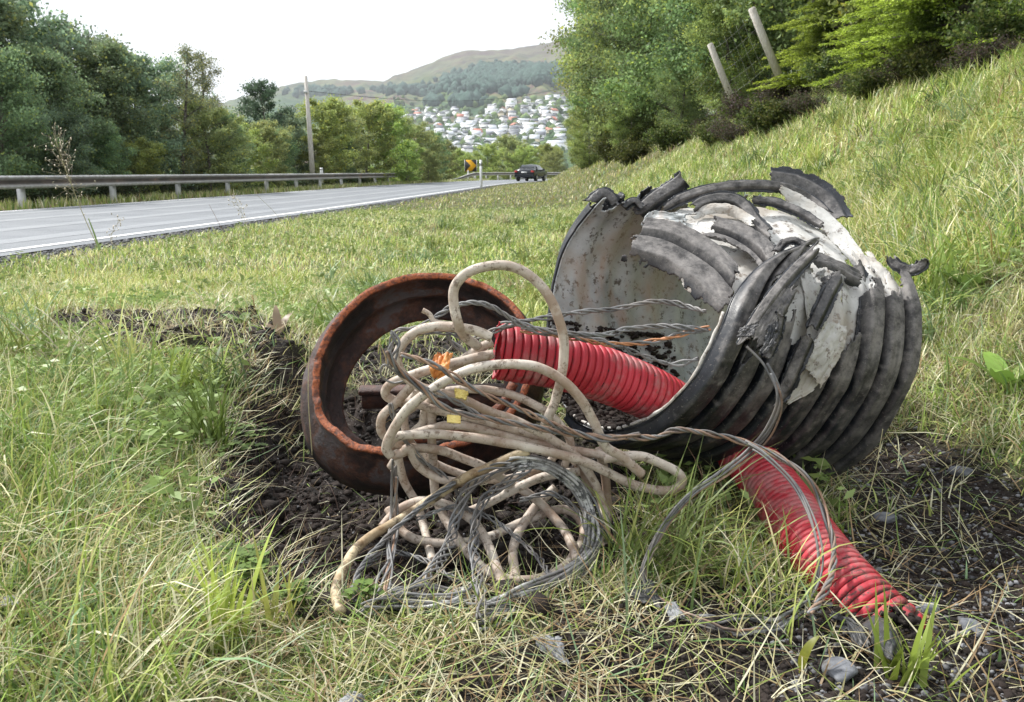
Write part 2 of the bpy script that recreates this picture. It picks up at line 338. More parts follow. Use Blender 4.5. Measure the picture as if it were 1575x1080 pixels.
def gz(x, y):
    z = base_z(x, y); x = np.asarray(x, float); y = np.asarray(y, float)
    near = (np.abs(x) < 4) & (y < 6) & (y > 0.2)
    d = dist_poly(HOLE, x, y)
    dn = np.where(near, 1.0, 0)
    z = z - 0.17 * sstep(-0.03, 0.15, d) * dn; dm = dist_poly(MOUND, x, y); z = z + 0.05 * sstep(-0.05, 0.2, dm) * (0.3 + fbm(x * 7, y * 7, 2, 9)) * dn
    db = dist_poly(BERM, x, y); z = z + 0.1 * sstep(-0.08, 0.12, db) * (0.4 + fbm(x * 9, y * 9, 2, 3)) * dn
    rough = np.maximum(np.maximum(sstep(-0.08, 0.05, d), sstep(-0.1, 0.1, db)), sstep(-0.1, 0.1, dm))
    rough = np.maximum(rough, 0.35 * sstep(-0.1, 0.1, dist_poly(DIRT, x, y)))
    z = z + ((fbm(x * 14, y * 14, 3, 11) - 0.5) * 0.055 + (fbm(x * 50, y * 50, 2, 17) - 0.5) * 0.02) * rough * dn
    z = z + (fbm(x * 3, y * 3, 3, 21) - 0.5) * 0.05 * (1 - rough) * dn * (1 - sstep(4.5, 6, y))
    return z
def G(px, py):
    r = ray(px, py)
    k = 0.5 * 1.02 ** np.arange(300)
    for it in range(3):
        q = CAM + r * k[:, None]; below = q[:, 2] < gz(q[:, 0], q[:, 1])
        i = int(np.argmax(below)) if below.any() else len(k) - 1
        k = np.linspace(k[max(0, i - 1)], k[i], 24)
    return CAM + r * k[-1]
def grow(a, b, n, p): return a + (b - a) * np.linspace(0, 1, n) ** p
xs = np.concatenate([-grow(2.2, 5000, 110, 5.0)[::-1], np.arange(-2.18, 2.19, 0.018), grow(2.2, 5000, 110, 5.0)])
ys = np.concatenate([[-60, -30, -12, -5, -2, -0.5, 0.2, 0.5], np.arange(0.7, 2.9, 0.018), grow(2.9, 14, 90, 1.6)[1:], grow(14, 160, 90, 1.8)[1:], grow(160, 5000, 30, 2)[1:]])
X, Y = np.meshgrid(xs, ys)
Z = gz(X, Y)
V = np.stack([X, Y, Z], -1).reshape(-1, 3); nx = len(xs); ny = len(ys)
ii = np.arange(ny - 1)[:, None] * nx + np.arange(nx - 1)[None]
Fg = np.stack([ii, ii + 1, ii + nx + 1, ii + nx], -1).reshape(-1, 4)
def dirt_amount(x, y):
    nse = (fbm(x * 5, y * 5, 3, 31) - 0.5) * 0.25
    near = (np.abs(x) < 4) & (y < 6) & (y > 0.2)
    d = np.maximum(dist_poly(HOLE, x, y) + 0.03, np.maximum(np.maximum(dist_poly(DIRT, x, y), dist_poly(MOUND, x, y)), dist_poly(BERM, x, y) + nse * 1.6 - 0.03))
    return np.where(near, sstep(-0.07, 0.07, d + nse * 0.35), 0)
da = dirt_amount(V[:, 0], V[:, 1])
# soil underneath everything, thatch colour where grass grows
m, t, b, o = new_mat('ground')
at = t.nodes.new('ShaderNodeAttribute'); at.attribute_name = 'wear_tone'
n = noise_node(t, 7, 10, 0.75); soil = ramp(t, n.outputs['Fac'], [(0.38, (0.008, 0.006, 0.0055)), (0.5, (0.02, 0.0145, 0.0125)), (0.66, (0.06, 0.046, 0.04))])
n1 = noise_node(t, 130, 4, 0.6); r1 = ramp(t, n1.outputs['Fac'], [(0.6, 0.0), (0.68, 0.7)]); soilc = mixc(t, r1.outputs[0], soil.outputs[0], (0.2, 0.18, 0.165))
n2 = noise_node(t, 1.1, 10, 0.7); th = ramp(t, n2.outputs['Fac'], [(0.35, (0.06, 0.08, 0.025)), (0.5, (0.12, 0.13, 0.045)), (0.65, (0.2, 0.17, 0.09))])
n3 = noise_node(t, 45, 6, 0.7); r3 = ramp(t, n3.outputs['Fac'], [(0.35, 0.35), (0.65, 1.15)]); thc = mixc(t, 1.0, th.outputs[0], r3.outputs[0], 'MULTIPLY')
t.links.new(mixc(t, at.outputs['Fac'], thc, soilc), b.inputs['Base Color']); b.inputs['Roughness'].default_value = 0.9; b.inputs['Specular IOR Level'].default_value = 0.25
bump(t, b, n.outputs['Fac'], 0.8, 0.02); M['ground'] = m
g = mesh_np('ground', V, Fg, M['ground'], smooth=True, attr=da); tag(g, kind='structure')

# road
def strip_on_road(off0, off1, z, y0=-40, y1=140, step=1.0):
    yy = np.arange(y0, y1, step); c = np.stack([road_near(yy), yy], 1)
    k = np.ones(9) / 9; cp = np.pad(c[:, 0], 4, mode='edge'); cx = np.convolve(cp, k, 'valid')
    tx = np.gradient(cx, yy); nn = np.stack([-np.ones_like(tx), tx], 1); nn /= np.linalg.norm(nn, axis=1)[:, None]
    a = np.stack([cx, yy], 1)
    return a, nn
ra, rn_ = strip_on_road(0, 0, 0)
def road_pt(i, off): return ra[i] + rn_[i] * off
def ribbon(name, o0, o1, z, mat, i0=0, i1=None, kind='structure'):
    i1 = i1 or len(ra); idx = np.arange(i0, i1)
    A = np.array([road_pt(i, o0) for i in idx]); B = np.array([road_pt(i, o1) for i in idx]); n = len(idx)
    cols = 8; V = []
    for k in range(cols + 1):
        q = A + (B - A) * k / cols; V.append(np.column_stack([q, np.full(n, z)]))
    V = np.stack(V, 1).reshape(-1, 3); w_ = cols + 1
    i = np.arange(n - 1)[:, None] * w_ + np.arange(cols)[None]
    F = np.stack([i, i + 1, i + w_ + 1, i + w_], -1).reshape(-1, 4)
    return V, F
v, f = ribbon('road', 0, ROADW, 0.0, None); o = mesh_np('road', v, f, M['asphalt'], smooth=True); tag(o, kind='structure')
v, f = ribbon('road_line', 0.28, 0.42, 0.006, None); o = mesh_np('road_edge_line', v, f, M['line']); tag(o, kind='structure')
v, f = ribbon('road_line', ROADW - 0.42, ROADW - 0.3, 0.006, None); o = mesh_np('road_edge_line', v, f, M['line']); tag(o, kind='structure')
# faint worn wheel tracks
M['track'] = simple('worn_track', (0.165, 0.177, 0.195), (0.215, 0.227, 0.245), 0.8, 0.65, 0.4, 0.003, c3=(0.29, 0.31, 0.33), s2=60, thr=(0.5, 0.62))
parts = []
for o0, o1 in ((1.0, 1.45), (2.5, 2.95), (4.2, 4.6), (5.7, 6.1)):
    v, f = ribbon('t', o0, o1, 0.003, None); parts.append((v, f))
v, f = merge(parts); o = mesh_np('road_wheel_track', v, f, M['track']); tag(o, kind='structure')

# hills
HA = np.array([-3.0, -0.6, -0.34, -0.30, -0.27, -0.24, -0.2, -0.145, -0.11, -0.075, -0.05, -0.005, 0.03, 0.06, 0.12, 0.3, 0.6, 3.0])
HE = np.array([0.03, 0.05, 0.083, 0.092, 0.1, 0.108, 0.112, 0.108, 0.121, 0.136, 0.143, 0.1435, 0.149, 0.155, 0.17, 0.2, 0.19, 0.1])
def hill_z(a, D):
    E = np.interp(a, HA, HE); a = np.asarray(a, float)
    t = np.clip((D - 420) / 2580, 0, 1.4)
    z = E * 3000 * 0.985 * np.where(t < 1, t ** 1.25, 1 - (t - 1) * 0.6) - 22
    z = z + (fbm(a * 30, D / 260, 5, 41) - 0.5) * 55 * sstep(0.08, 0.5, t) * (1 - 0.75 * sstep(0.9, 1.0, t))
    z = z + (fbm(a * 120, D / 120, 3, 47) - 0.5) * 8 * sstep(0.5, 1, t)
    return z
aa = np.concatenate([np.linspace(-1.6, -0.36, 40)[:-1], np.linspace(-0.36, 0.14, 230), np.linspace(0.14, 1.6, 40)[1:]]); DD = np.concatenate([np.linspace(420, 3000, 190), np.linspace(3030, 3600, 10)])
A, D = np.meshgrid(aa, DD); nrm = np.sqrt(1 + A ** 2)
Zh = hill_z(A, D)
V = np.stack([A * D / np.where(np.abs(A) > 0.4, nrm / 1.07, 1), D / np.where(np.abs(A) > 0.4, nrm / 1.07, 1), Zh], -1).reshape(-1, 3); nx = len(aa)
i = np.arange(len(DD) - 1)[:, None] * nx + np.arange(nx - 1)[None]; Fh = np.stack([i, i + 1, i + nx + 1, i + nx], -1).reshape(-1, 4)
m, t, b, o = new_mat('hillside')
n = noise_node(t, 0.004, 10, 0.65, stretch=(1.6, 0.7, 5)); c = ramp(t, n.outputs['Fac'], [(0.4, (0.04, 0.085, 0.04)), (0.47, (0.095, 0.145, 0.055)), (0.53, (0.16, 0.17, 0.075)), (0.6, (0.115, 0.075, 0.065))]).outputs[0]
n2 = noise_node(t, 0.02, 10, 0.75); r2 = ramp(t, n2.outputs['Fac'], [(0.5, 0.0), (0.56, 0.8)]); c = mixc(t, r2.outputs[0], c, (0.05, 0.085, 0.055))
sx = t.nodes.new('ShaderNodeSeparateXYZ'); gm = t.nodes.new('ShaderNodeNewGeometry'); t.links.new(gm.outputs['Position'], sx.inputs[0])
mr = t.nodes.new('ShaderNodeMapRange'); mr.inputs[1].default_value = 150; mr.inputs[2].default_value = 360; mr.inputs[4].default_value = 0.8; t.links.new(sx.outputs['Z'], mr.inputs[0])
n5 = noise_node(t, 0.009, 8, 0.7); r5 = ramp(t, n5.outputs['Fac'], [(0.44, (0.075, 0.05, 0.048)), (0.56, (0.13, 0.12, 0.075))]); c = mixc(t, mr.outputs[0], c, r5.outputs[0])
t.links.new(c, b.inputs['Base Color']); b.inputs['Roughness'].default_value = 0.95; b.inputs['Specular IOR Level'].default_value = 0.1; M['hill'] = m
o = mesh_np('hills', V, Fh, M['hill'], smooth=True); tag(o, kind='structure')
def hill_point(px, py):
    """first hit of the hills along a ray"""
    r = ray(px, py); a = r[0] / r[1]; e = r[2] / r[1]
    Dq = np.arange(500, 3000, 12.0); hz = hill_z(a, Dq); hit = CAM[2] + e * Dq < hz
    if not hit.any(): return None
    i = int(np.argmax(hit)); return np.array([a * Dq[i], Dq[i], hz[i]])

# far woods on the hill: one mass of small crowns
def lump(n=1, s=1.0):
    bm = bmesh.new(); bmesh.ops.create_icosphere(bm, subdivisions=n, radius=s)
    V = np.array([v.co[:] for v in bm.verts]); F = [[v.index for v in f.verts] for f in bm.faces]; bm.free(); return V, F
LV, LF = lump(1); LF = np.array(LF)
def scatter_lumps(name, pts, sizes, zsc, mat, cols, jit=0.35):
    n = len(pts); k = len(LV)
    J = 1 + (rng.random((n, k)) - 0.5) * jit * 2.4
    ang = rng.random(n) * 6.28; ca, sa = np.cos(ang), np.sin(ang)
    B = LV[None] * J[..., None]; x = B[..., 0] * ca[:, None] - B[..., 1] * sa[:, None]; y = B[..., 0] * sa[:, None] + B[..., 1] * ca[:, None]
    zs = np.broadcast_to(np.asarray(zsc), (n,))
    V = np.stack([x, y, B[..., 2] * zs[:, None]], -1) * np.asarray(sizes)[:, None, None] + np.asarray(pts)[:, None]
    F = (LF[None] + (np.arange(n) * k)[:, None, None]).reshape(-1, 3)
    return mesh_np(name, V.reshape(-1, 3), F, mat, col=np.repeat(cols, k, 0))
pts = []
def forest(cx, cy, rx, ry, n):
    for _ in range(n):
        px = cx + rng.normal() * rx; py = cy + rng.normal() * ry
        p = hill_point(px, py)
        if p is not None: pts.append(p + [0, 0, 4])
forest(775, 118, 22, 6, 1300); forest(835, 116, 20, 5, 1100); forest(742, 132, 12, 5, 500); forest(700, 125, 10, 3, 120); forest(640, 142, 30, 3, 120); forest(500, 144, 25, 3, 100); forest(665, 160, 5, 2, 60); forest(715, 160, 8, 2, 100); forest(790, 147, 10, 1.5, 60)
pts = np.array(pts); pts = pts[(pts[:, 0] / pts[:, 1] < 0.09)]
cols = np.array([0.06, 0.105, 0.09]) * (0.7 + 0.6 * rng.random((len(pts), 1)))
M['farleaf'] = leaf_mat('far_leaf', 0.0, 0.9, spec=0.1)
o = scatter_lumps('wood', pts, 6 + 6 * rng.random(len(pts)), 1.1, M['farleaf'], cols); tag(o, kind='stuff', label='dark blue green woodland on the far hillside above the town', cat='woodland')
# greenery between the town houses
pts = []
for _ in range(520):
    px = rng.uniform(600, 870); py = rng.uniform(150, 262)
    p = hill_point(px, py)
    if p is not None: pts.append(p + [0, 0, 1.5])
pts = np.array(pts); cols = np.where(rng.random((len(pts), 1)) < 0.5, np.array([[0.06, 0.1, 0.05]]), np.array([[0.11, 0.16, 0.06]])) * (0.7 + 0.6 * rng.random((len(pts), 1)))
o = scatter_lumps('town_greenery', pts, 3.5 + 3.5 * rng.random(len(pts)), 1.1, M['farleaf'], cols); tag(o, kind='stuff', label='garden trees filling the gaps between the hillside houses', cat='garden trees')

# houses of the hillside town
wallm = {'white': simple('wall_white', (0.78, 0.78, 0.77), (0.86, 0.86, 0.85), 0.5, 0.7, 0.05, 0.01), 'cream': simple('wall_cream', (0.72, 0.64, 0.46), (0.78, 0.7, 0.5), 0.5, 0.7, 0.05, 0.01),
         'grey': simple('wall_grey', (0.42, 0.45, 0.5), (0.5, 0.53, 0.57), 0.5, 0.7, 0.05, 0.01), 'ochre': simple('wall_ochre', (0.7, 0.42, 0.1), (0.75, 0.48, 0.14), 0.5, 0.7, 0.05, 0.01),
         'rust': simple('wall_red', (0.4, 0.12, 0.07), (0.48, 0.16, 0.1), 0.5, 0.7, 0.05, 0.01)}
roofm = {'dark grey': simple('roof_dark', (0.09, 0.1, 0.12), (0.16, 0.17, 0.19), 1, 0.6, 0.1, 0.02), 'pale grey': simple('roof_pale', (0.4, 0.43, 0.47), (0.55, 0.57, 0.6), 1, 0.6, 0.1, 0.02),
         'red tiled': simple('roof_red', (0.36, 0.12, 0.08), (0.46, 0.17, 0.11), 1, 0.7, 0.1, 0.02)}
M['pane'] = simple('window_pane', (0.04, 0.05, 0.06), (0.08, 0.09, 0.11), 1, 0.1, 0, 0.01)
def house_meshes(L, Wd, H, rh):
    wv, wf = merge([box(-L / 2, L / 2, -Wd / 2, Wd / 2, -4, H)])
    g = len(wv); wv = np.vstack([wv, [[-L / 2, 0, H + rh * 0.96], [L / 2, 0, H + rh * 0.96]]]); wf += [[4, 6, g], [5, g + 1, 7]]
    e = 0.5; t_ = 0.25
    rv = np.array([[-L / 2 - e, -Wd / 2 - e, H - e * rh / (Wd / 2)], [L / 2 + e, -Wd / 2 - e, H - e * rh / (Wd / 2)], [L / 2 + e, 0, H + rh], [-L / 2 - e, 0, H + rh], [-L / 2 - e, Wd / 2 + e, H - e * rh / (Wd / 2)], [L / 2 + e, Wd / 2 + e, H - e * rh / (Wd / 2)]])
    rv = np.vstack([rv, rv + [0, 0, t_]])
    rf = [[0, 1, 2, 3], [3, 2, 5, 4], [6, 9, 8, 7], [9, 10, 11, 8], [0, 6, 7, 1], [4, 5, 11, 10], [0, 3, 9, 6], [3, 4, 10, 9], [1, 7, 8, 2], [2, 8, 11, 5]]
    wins = [box(-L * 0.42, L * 0.42, -Wd / 2 - 0.06, -Wd / 2 + 0.05, 1.0, 2.2)]
    return (wv, wf), (rv, rf), merge(wins)
protos = {}
kinds = [(10, 8, 5.6, 2.6), (13, 8, 5.2, 2.4), (9, 8, 5.8, 3.6), (18, 9, 5.6, 2.2), (15, 8, 3.2, 2.4)]
def get_house(k, wc, rc):
    key = (k, wc, rc)
    if key in protos: return copy_tree(protos[key])
    e = empty('house', (0, 0, 0), None, 'house'); (wv, wf), (rv, rf), (pv, pf) = house_meshes(*kinds[k])
    mesh_np('wall', wv, wf, wallm[wc], e); mesh_np('roof', rv, rf, roofm[rc], e); mesh_np('window_band', pv, pf, M['pane'], e)
    protos[key] = e; return e
sites = []
tries = 0
while len(sites) < 175 and tries < 20000:
    tries += 1
    px = rng.uniform(606, 868); py = rng.uniform(152, 244)
    top = np.interp(px, [606, 640, 700, 725, 760, 800, 868], [186, 172, 172, 176, 164, 157, 148])
    if py < top or (px > 705 and px < 755 and py < top + 6): continue
    p = hill_point(px, py)
    if p is None: continue
    if any(np.hypot(p[0] - q[0], (p[1] - q[1]) * 0.55) < 11.5 for q, _, _ in sites): continue
    sites.append((p, px, py))
special = {}
def nearest(px, py):
    return min(range(len(sites)), key=lambda i: (sites[i][1] - px) ** 2 + (sites[i][2] - py) ** 2)
special[nearest(797, 182)] = (0, 'ochre', 'dark grey', 'single ochre yellow house in the middle of the hillside town')
special[nearest(740, 206)] = (2, 'white', 'red tiled', None)
special[nearest(675, 202)] = (2, 'cream', 'red tiled', None)
special[nearest(736, 226)] = (3, 'white', 'pale grey', 'long white building at the foot of the hillside town above the bend sign')
for i, (p, px, py) in enumerate(sites):
    if i in special: k, wc, rc, lab = special[i]
    else:
        k = int(rng.choice(5, p=[0.32, 0.26, 0.22, 0.08, 0.12])); wc = str(rng.choice(['white', 'cream', 'grey', 'rust'], p=[0.87, 0.06, 0.05, 0.02]))
        rc = str(rng.choice(['dark grey', 'pale grey', 'red tiled'], p=[0.46, 0.48, 0.06])); lab = None
    h = get_house(k, wc, rc); h.location = p; h.rotation_euler = (0, 0, rng.normal() * 0.5 + (math.pi / 2 if rng.random() < 0.35 else 0))
    shape = ['small', 'broad', 'steep gabled', 'long', 'low'][k]
    h['label'] = lab or ('%s %s house with a %s roof among the far hillside town' % (shape, {'rust': 'red'}.get(wc, wc), rc))
    h['group'] = 'houses on the far hillside'

# ------------------------------------------------------------------ trees
def make_tree(name, h, r, crown0, nleaf, leaf, base, var, seed, ltype='leaf', lean=0.0, nb=26, sparse=0.0, mat='leaf', clr=0.16, yellow=0.1):
    """returns an empty tree > trunk, crown (template at origin, hidden nowhere: it is placed by the caller)"""
    rg = np.random.default_rng(seed)
    e = empty(name, (0, 0, 0), None, 'tree')
    tp = []; n = 10
    for i in range(n + 1):
        s = i / n; tp.append([lean * s * h + 0.12 * h * 0.2 * math.sin(3 * s + seed), 0.05 * h * math.sin(2.3 * s + seed * 2), s * h * 0.94])
    tp = np.array(tp); R0 = 0.017 * h + 0.015; trunk = [sweep(tp, R0 * (1 - 0.9 * np.linspace(0, 1, n + 1)), 8)[:2]]
    cl = []
    for i in range(nb):
        s = crown0 + (0.98 - crown0) * ((i + rg.random() * 0.8) / nb); a = i * 2.4 + rg.random() * 0.9
        start = np.array([np.interp(s * h * 0.94, tp[:, 2], tp[:, j]) for j in range(2)] + [s * h * 0.94])
        q = (s - crown0) / (1 - crown0)
        reach = r * (math.sin(math.pi * min(1, 0.22 + 0.78 * q)) ** 0.7 * 0.95 + 0.12) * rg.uniform(0.65, 1.15)
        up = 0.35 + 0.5 * q
        pts_ = [start + np.array([math.cos(a) * reach * u, math.sin(a) * reach * u, reach * up * u - reach * 0.12 * u * u]) + rg.normal(size=3) * 0.04 * reach * u for u in np.linspace(0, 1, 5)]
        pts_ = np.array(pts_); rr_ = R0 * 0.33 * (1 - s * 0.6) * np.linspace(1, 0.2, 5); trunk.append(sweep(pts_, rr_, 5)[:2])
        for u in np.linspace(0.25, 1.08, 7):
            k = min(3.999, u * 4); j = int(min(3, k)); c = pts_[j] + (pts_[j + 1] - pts_[j]) * (k - j)
            if rg.random() > sparse: cl.append((c, clr * h * 0.35 * rg.uniform(0.55, 1.25)))
        if rg.random() < 0.75:
            b2 = pts_[2] + np.array([math.cos(a + 0.9), math.sin(a + 0.9), 0.5]) * reach * 0.45; cl.append((b2, clr * h * 0.3)); trunk.append(sweep(np.array([pts_[2], (pts_[2] + b2) / 2 + [0, 0, 0.03], b2]), [0.014, 0.01, 0.005], 4)[:2])
    cl.append((tp[-1], clr * h * 0.22))
    v, f = merge(trunk); mesh_np('trunk', v, f, M['bark'], e, smooth=True)
    C = np.array([c for c, _ in cl]); S = np.array([s for _, s in cl]); idx = rg.integers(0, len(C), nleaf)
    pos = C[idx] + rg.normal(size=(nleaf, 3)) * S[idx][:, None] * np.array([1, 1, 0.7]) * 0.62
    pos[:, 2] = np.maximum(pos[:, 2], 0.03 * h)
    cc = np.array(base)[None] * (1 + (rg.random((len(C), 1)) - 0.5) * var)[idx] * (0.75 + 0.5 * rg.random((nleaf, 1)))
    yl = rg.random(nleaf) < yellow; cc[yl] = cc[yl] * [1.7, 1.4, 0.8]
    leaf_mesh('crown', pos, leaf * rg.uniform(0.6, 1.25, nleaf), cc, M[mat], e, rg)
    return e
def leaf_mesh(name, pos, size, cc, mat, parent, rg, aspect=0.6, dirs=None):
    n = len(pos); d = rg.normal(size=(n, 3)) if dirs is None else dirs; d /= np.linalg.norm(d, axis=1)[:, None]
    q = rg.normal(size=(n, 3)); q[:, 2] += 0.0; s = np.cross(d, q); s /= np.linalg.norm(s, axis=1)[:, None] + 1e-9
    nn = np.cross(d, s); sz = size[:, None]
    a = pos - d * sz * 0.5; b_ = pos + s * sz * aspect * 0.5 + nn * sz * 0.1; c_ = pos + d * sz * 0.5; e_ = pos - s * sz * aspect * 0.5 + nn * sz * 0.1
    V = np.stack([a, b_, c_, e_], 1).reshape(-1, 3); F = np.arange(n * 4).reshape(-1, 4)
    return mesh_np(name, V, F, mat, parent, col=np.repeat(cc, 4, 0))
def put(o, x, y, s=1.0, rz=None, z=None, label=None, group=None, sz=None):
    o.location = (x, y, float(base_z(x, y)) - 0.08 if z is None else z); o.rotation_euler = (0, 0, rng.uniform(0, 6.28) if rz is None else rz)
    o.scale = (s, s, s * (sz or 1))
    if label: o['label'] = label
    if group: o['group'] = group
    o['category'] = 'tree'
    return o
GR1 = (0.2, 0.29, 0.15); GR2 = (0.33, 0.42, 0.14); GR3 = (0.2, 0.275, 0.175); OL = (0.31, 0.38, 0.16)
used = set()
def inst(proto):
    if proto.name in used: return copy_tree(proto)
    used.add(proto.name); return proto
tL = [make_tree('broadleaf_tree', 8, 2.5, 0.1, 24000, 0.17, GR3, 0.7, 11), make_tree('broadleaf_tree', 8, 2.2, 0.14, 22000, 0.16, GR1, 0.7, 12, nb=30),
      make_tree('broadleaf_tree', 7, 2.5, 0.05, 24000, 0.15, OL, 0.6, 13), make_tree('broadleaf_tree', 6, 2.4, 0.03, 22000, 0.15, GR2, 0.6, 14)]
birch = make_tree('birch_tree', 8, 1.3, 0.18, 9000, 0.1, (0.22, 0.26, 0.16), 0.5, 15, nb=24, sparse=0.35, clr=0.13, yellow=0.25)
pine = make_tree('pine_tree', 8, 1.7, 0.35, 9000, 0.16, (0.1, 0.165, 0.1), 0.6, 16, nb=22, clr=0.13, yellow=0.02)
def top_at(px, Yd, ytop):
    """X, tree height for a crown top at pixel (px, ytop) at distance Yd"""
    p = P(px, ytop, Yd); zb = float(base_z(p[0], Yd)); return p[0], p[2] - zb
left = [ # px, distance, top y, proto
    (-120, 25, -90, 0), (-60, 27, -60, 1), (10, 30, -35, 0), (-10, 23, 60, 1), (75, 27, 60, 1), (100, 33, 22, 0), (150, 31, 48, 1), (150, 26, 150, 0), (205, 33, 66, 0), (235, 28, 170, 1),
    (275, 34, 56, 'b'), (300, 36, 66, 'b'), (250, 37, 95, 0), (322, 35, 140, 2), (300, 30, 200, 3), (350, 37, 165, 1), (395, 46, 118, 'p'), (372, 40, 185, 3), (405, 42, 178, 2), (420, 52, 165, 0), (440, 50, 168, 0), (455, 44, 190, 1),
    (492, 52, 148, 3), (525, 56, 160, 2), (515, 50, 200, 3), (560, 60, 152, 3), (585, 62, 158, 3), (575, 55, 200, 1), (618, 68, 175, 2), (645, 72, 188, 2), (625, 64, 215, 3), (665, 82, 200, 1), (684, 98, 212, 2), (702, 104, 228, 3), (655, 70, 225, 2)]
wordsL = ['dark leafy tree', 'dense green tree', 'olive green tree', 'low bushy tree']
order = 0
for px, Yd, yt, k in left:
    x, h = top_at(px, Yd, yt); lim = float(road_near(Yd)) - ROADW - 2.6
    x = min(x, lim) if Yd < 60 else x
    if k == 'b': o = put(inst(birch), x, Yd, h / 8, label='thin birch with sparse crown standing above the dark trees behind the guardrail', group='birches behind the guardrail')
    elif k == 'p': o = put(inst(pine), x, Yd, h / 8, label='dark pine rising above the trees just left of the utility pole')
    else:
        H0 = [8, 8, 7, 6][k]; o = put(inst(tL[k]), x, Yd, h / H0 * 0.97)
        where = 'at the far left edge of the photo' if px < 60 else 'left of the thin birches' if px < 260 else 'between the birches and the utility pole' if px < 470 else 'just right of the utility pole' if px < 600 else 'near the bend sign at the end of the row'
        o['label'] = '%s behind the guardrail, %s' % (wordsL[k], where); o['group'] = 'trees behind the guardrail'
# trees beyond the bend
for px, Yd, yt, k, lab in [(778, 130, 206, 2, 'round brownish green tree beyond the far guardrail between sign and car'), (752, 122, 222, 3, 'small bright green tree beyond the far guardrail right of the bend sign'), (805, 126, 225, 3, 'low green tree beyond the guardrail directly above the car'),
                           (838, 135, 222, 3, 'pale green tree in the gap right of the car'), (855, 120, 232, 2, 'pale bush at the foot of the bank right of the car'), (728, 140, 240, 3, 'low bush directly behind the bend sign'), (790, 140, 214, 0, 'dark tree just behind the round brownish tree'), (698, 125, 238, 2, 'olive bush at the end of the left tree row')]:
    x, h = top_at(px, Yd, yt); put(inst(tL[k]), x, Yd, 1, sz=1, label=lab); s = h / [8, 8, 7, 6][k]; 
    o = [q for q in COL.objects if q.get('label') == lab][0]; o.scale = (s * 1.0, s * 1.0, s)

# right bank trees: nearer, finer leaves
tR = [make_tree('bank_tree', 7, 2.0, 0.1, 42000, 0.095, (0.2, 0.28, 0.11), 0.9, 21, nb=34), make_tree('bank_tree', 7, 1.8, 0.08, 38000, 0.09, (0.16, 0.235, 0.1), 0.9, 22, nb=34),
      make_tree('bank_tree', 6, 1.9, 0.03, 38000, 0.09, (0.28, 0.35, 0.12), 0.9, 23, nb=32)]
right = [(6.0, 19, 8, 0), (5.3, 22, 8, 1), (6.6, 24, 9, 2), (4.9, 26.5, 8.5, 0), (4.8, 31, 9, 1), (6, 33, 10, 0), (4.7, 36, 9, 2), (4.6, 42, 10, 0), (5.8, 46, 12, 1), (4.4, 49, 10, 2), (4.6, 56, 11, 1), (4.8, 63, 12, 0), (5.4, 70, 13, 1), (5.9, 64, 13.5, 0),
         (8.5, 20, 10, 1), (8, 15.5, 9, 0), (7.5, 28, 11, 2), (6.2, 12.6, 7, 2), (8.2, 11.2, 8, 1), (10, 13, 9, 0), (4.1, 30, 2.6, 2), (4.0, 37, 3, 1), (3.9, 45, 3.4, 2), (4.4, 54, 4, 2), (5.0, 20.6, 3.2, 2), (4.6, 23.6, 2.6, 0), (7.6, 9.6, 7, 0), (9.5, 9, 7, 1), (5.6, 77, 12, 1), (7.5, 84, 12, 0), (10.5, 90, 12, 1)]
for x, y, h, k in right:
    x = max(x, 0.06 * y + 0.32 * h) if y > 18 else x
    H0 = [7, 7, 6][k]; o = put(inst(tR[k]), x, y, h / H0)
    kind = ['leafy green tree', 'dark leafy tree', 'yellow green tree'][k]
    where = 'behind the two fence posts' if 10 < y < 24 and x < 9 else 'far down the bank beside the bend' if y > 50 else 'behind the spruces' if y < 14 else 'low at the bank edge' if h < 4.5 else 'on the bank between the bend and the fence'
    o['label'] = '%s %s, right hand slope' % (kind, where); o['group'] = 'trees on the right bank'

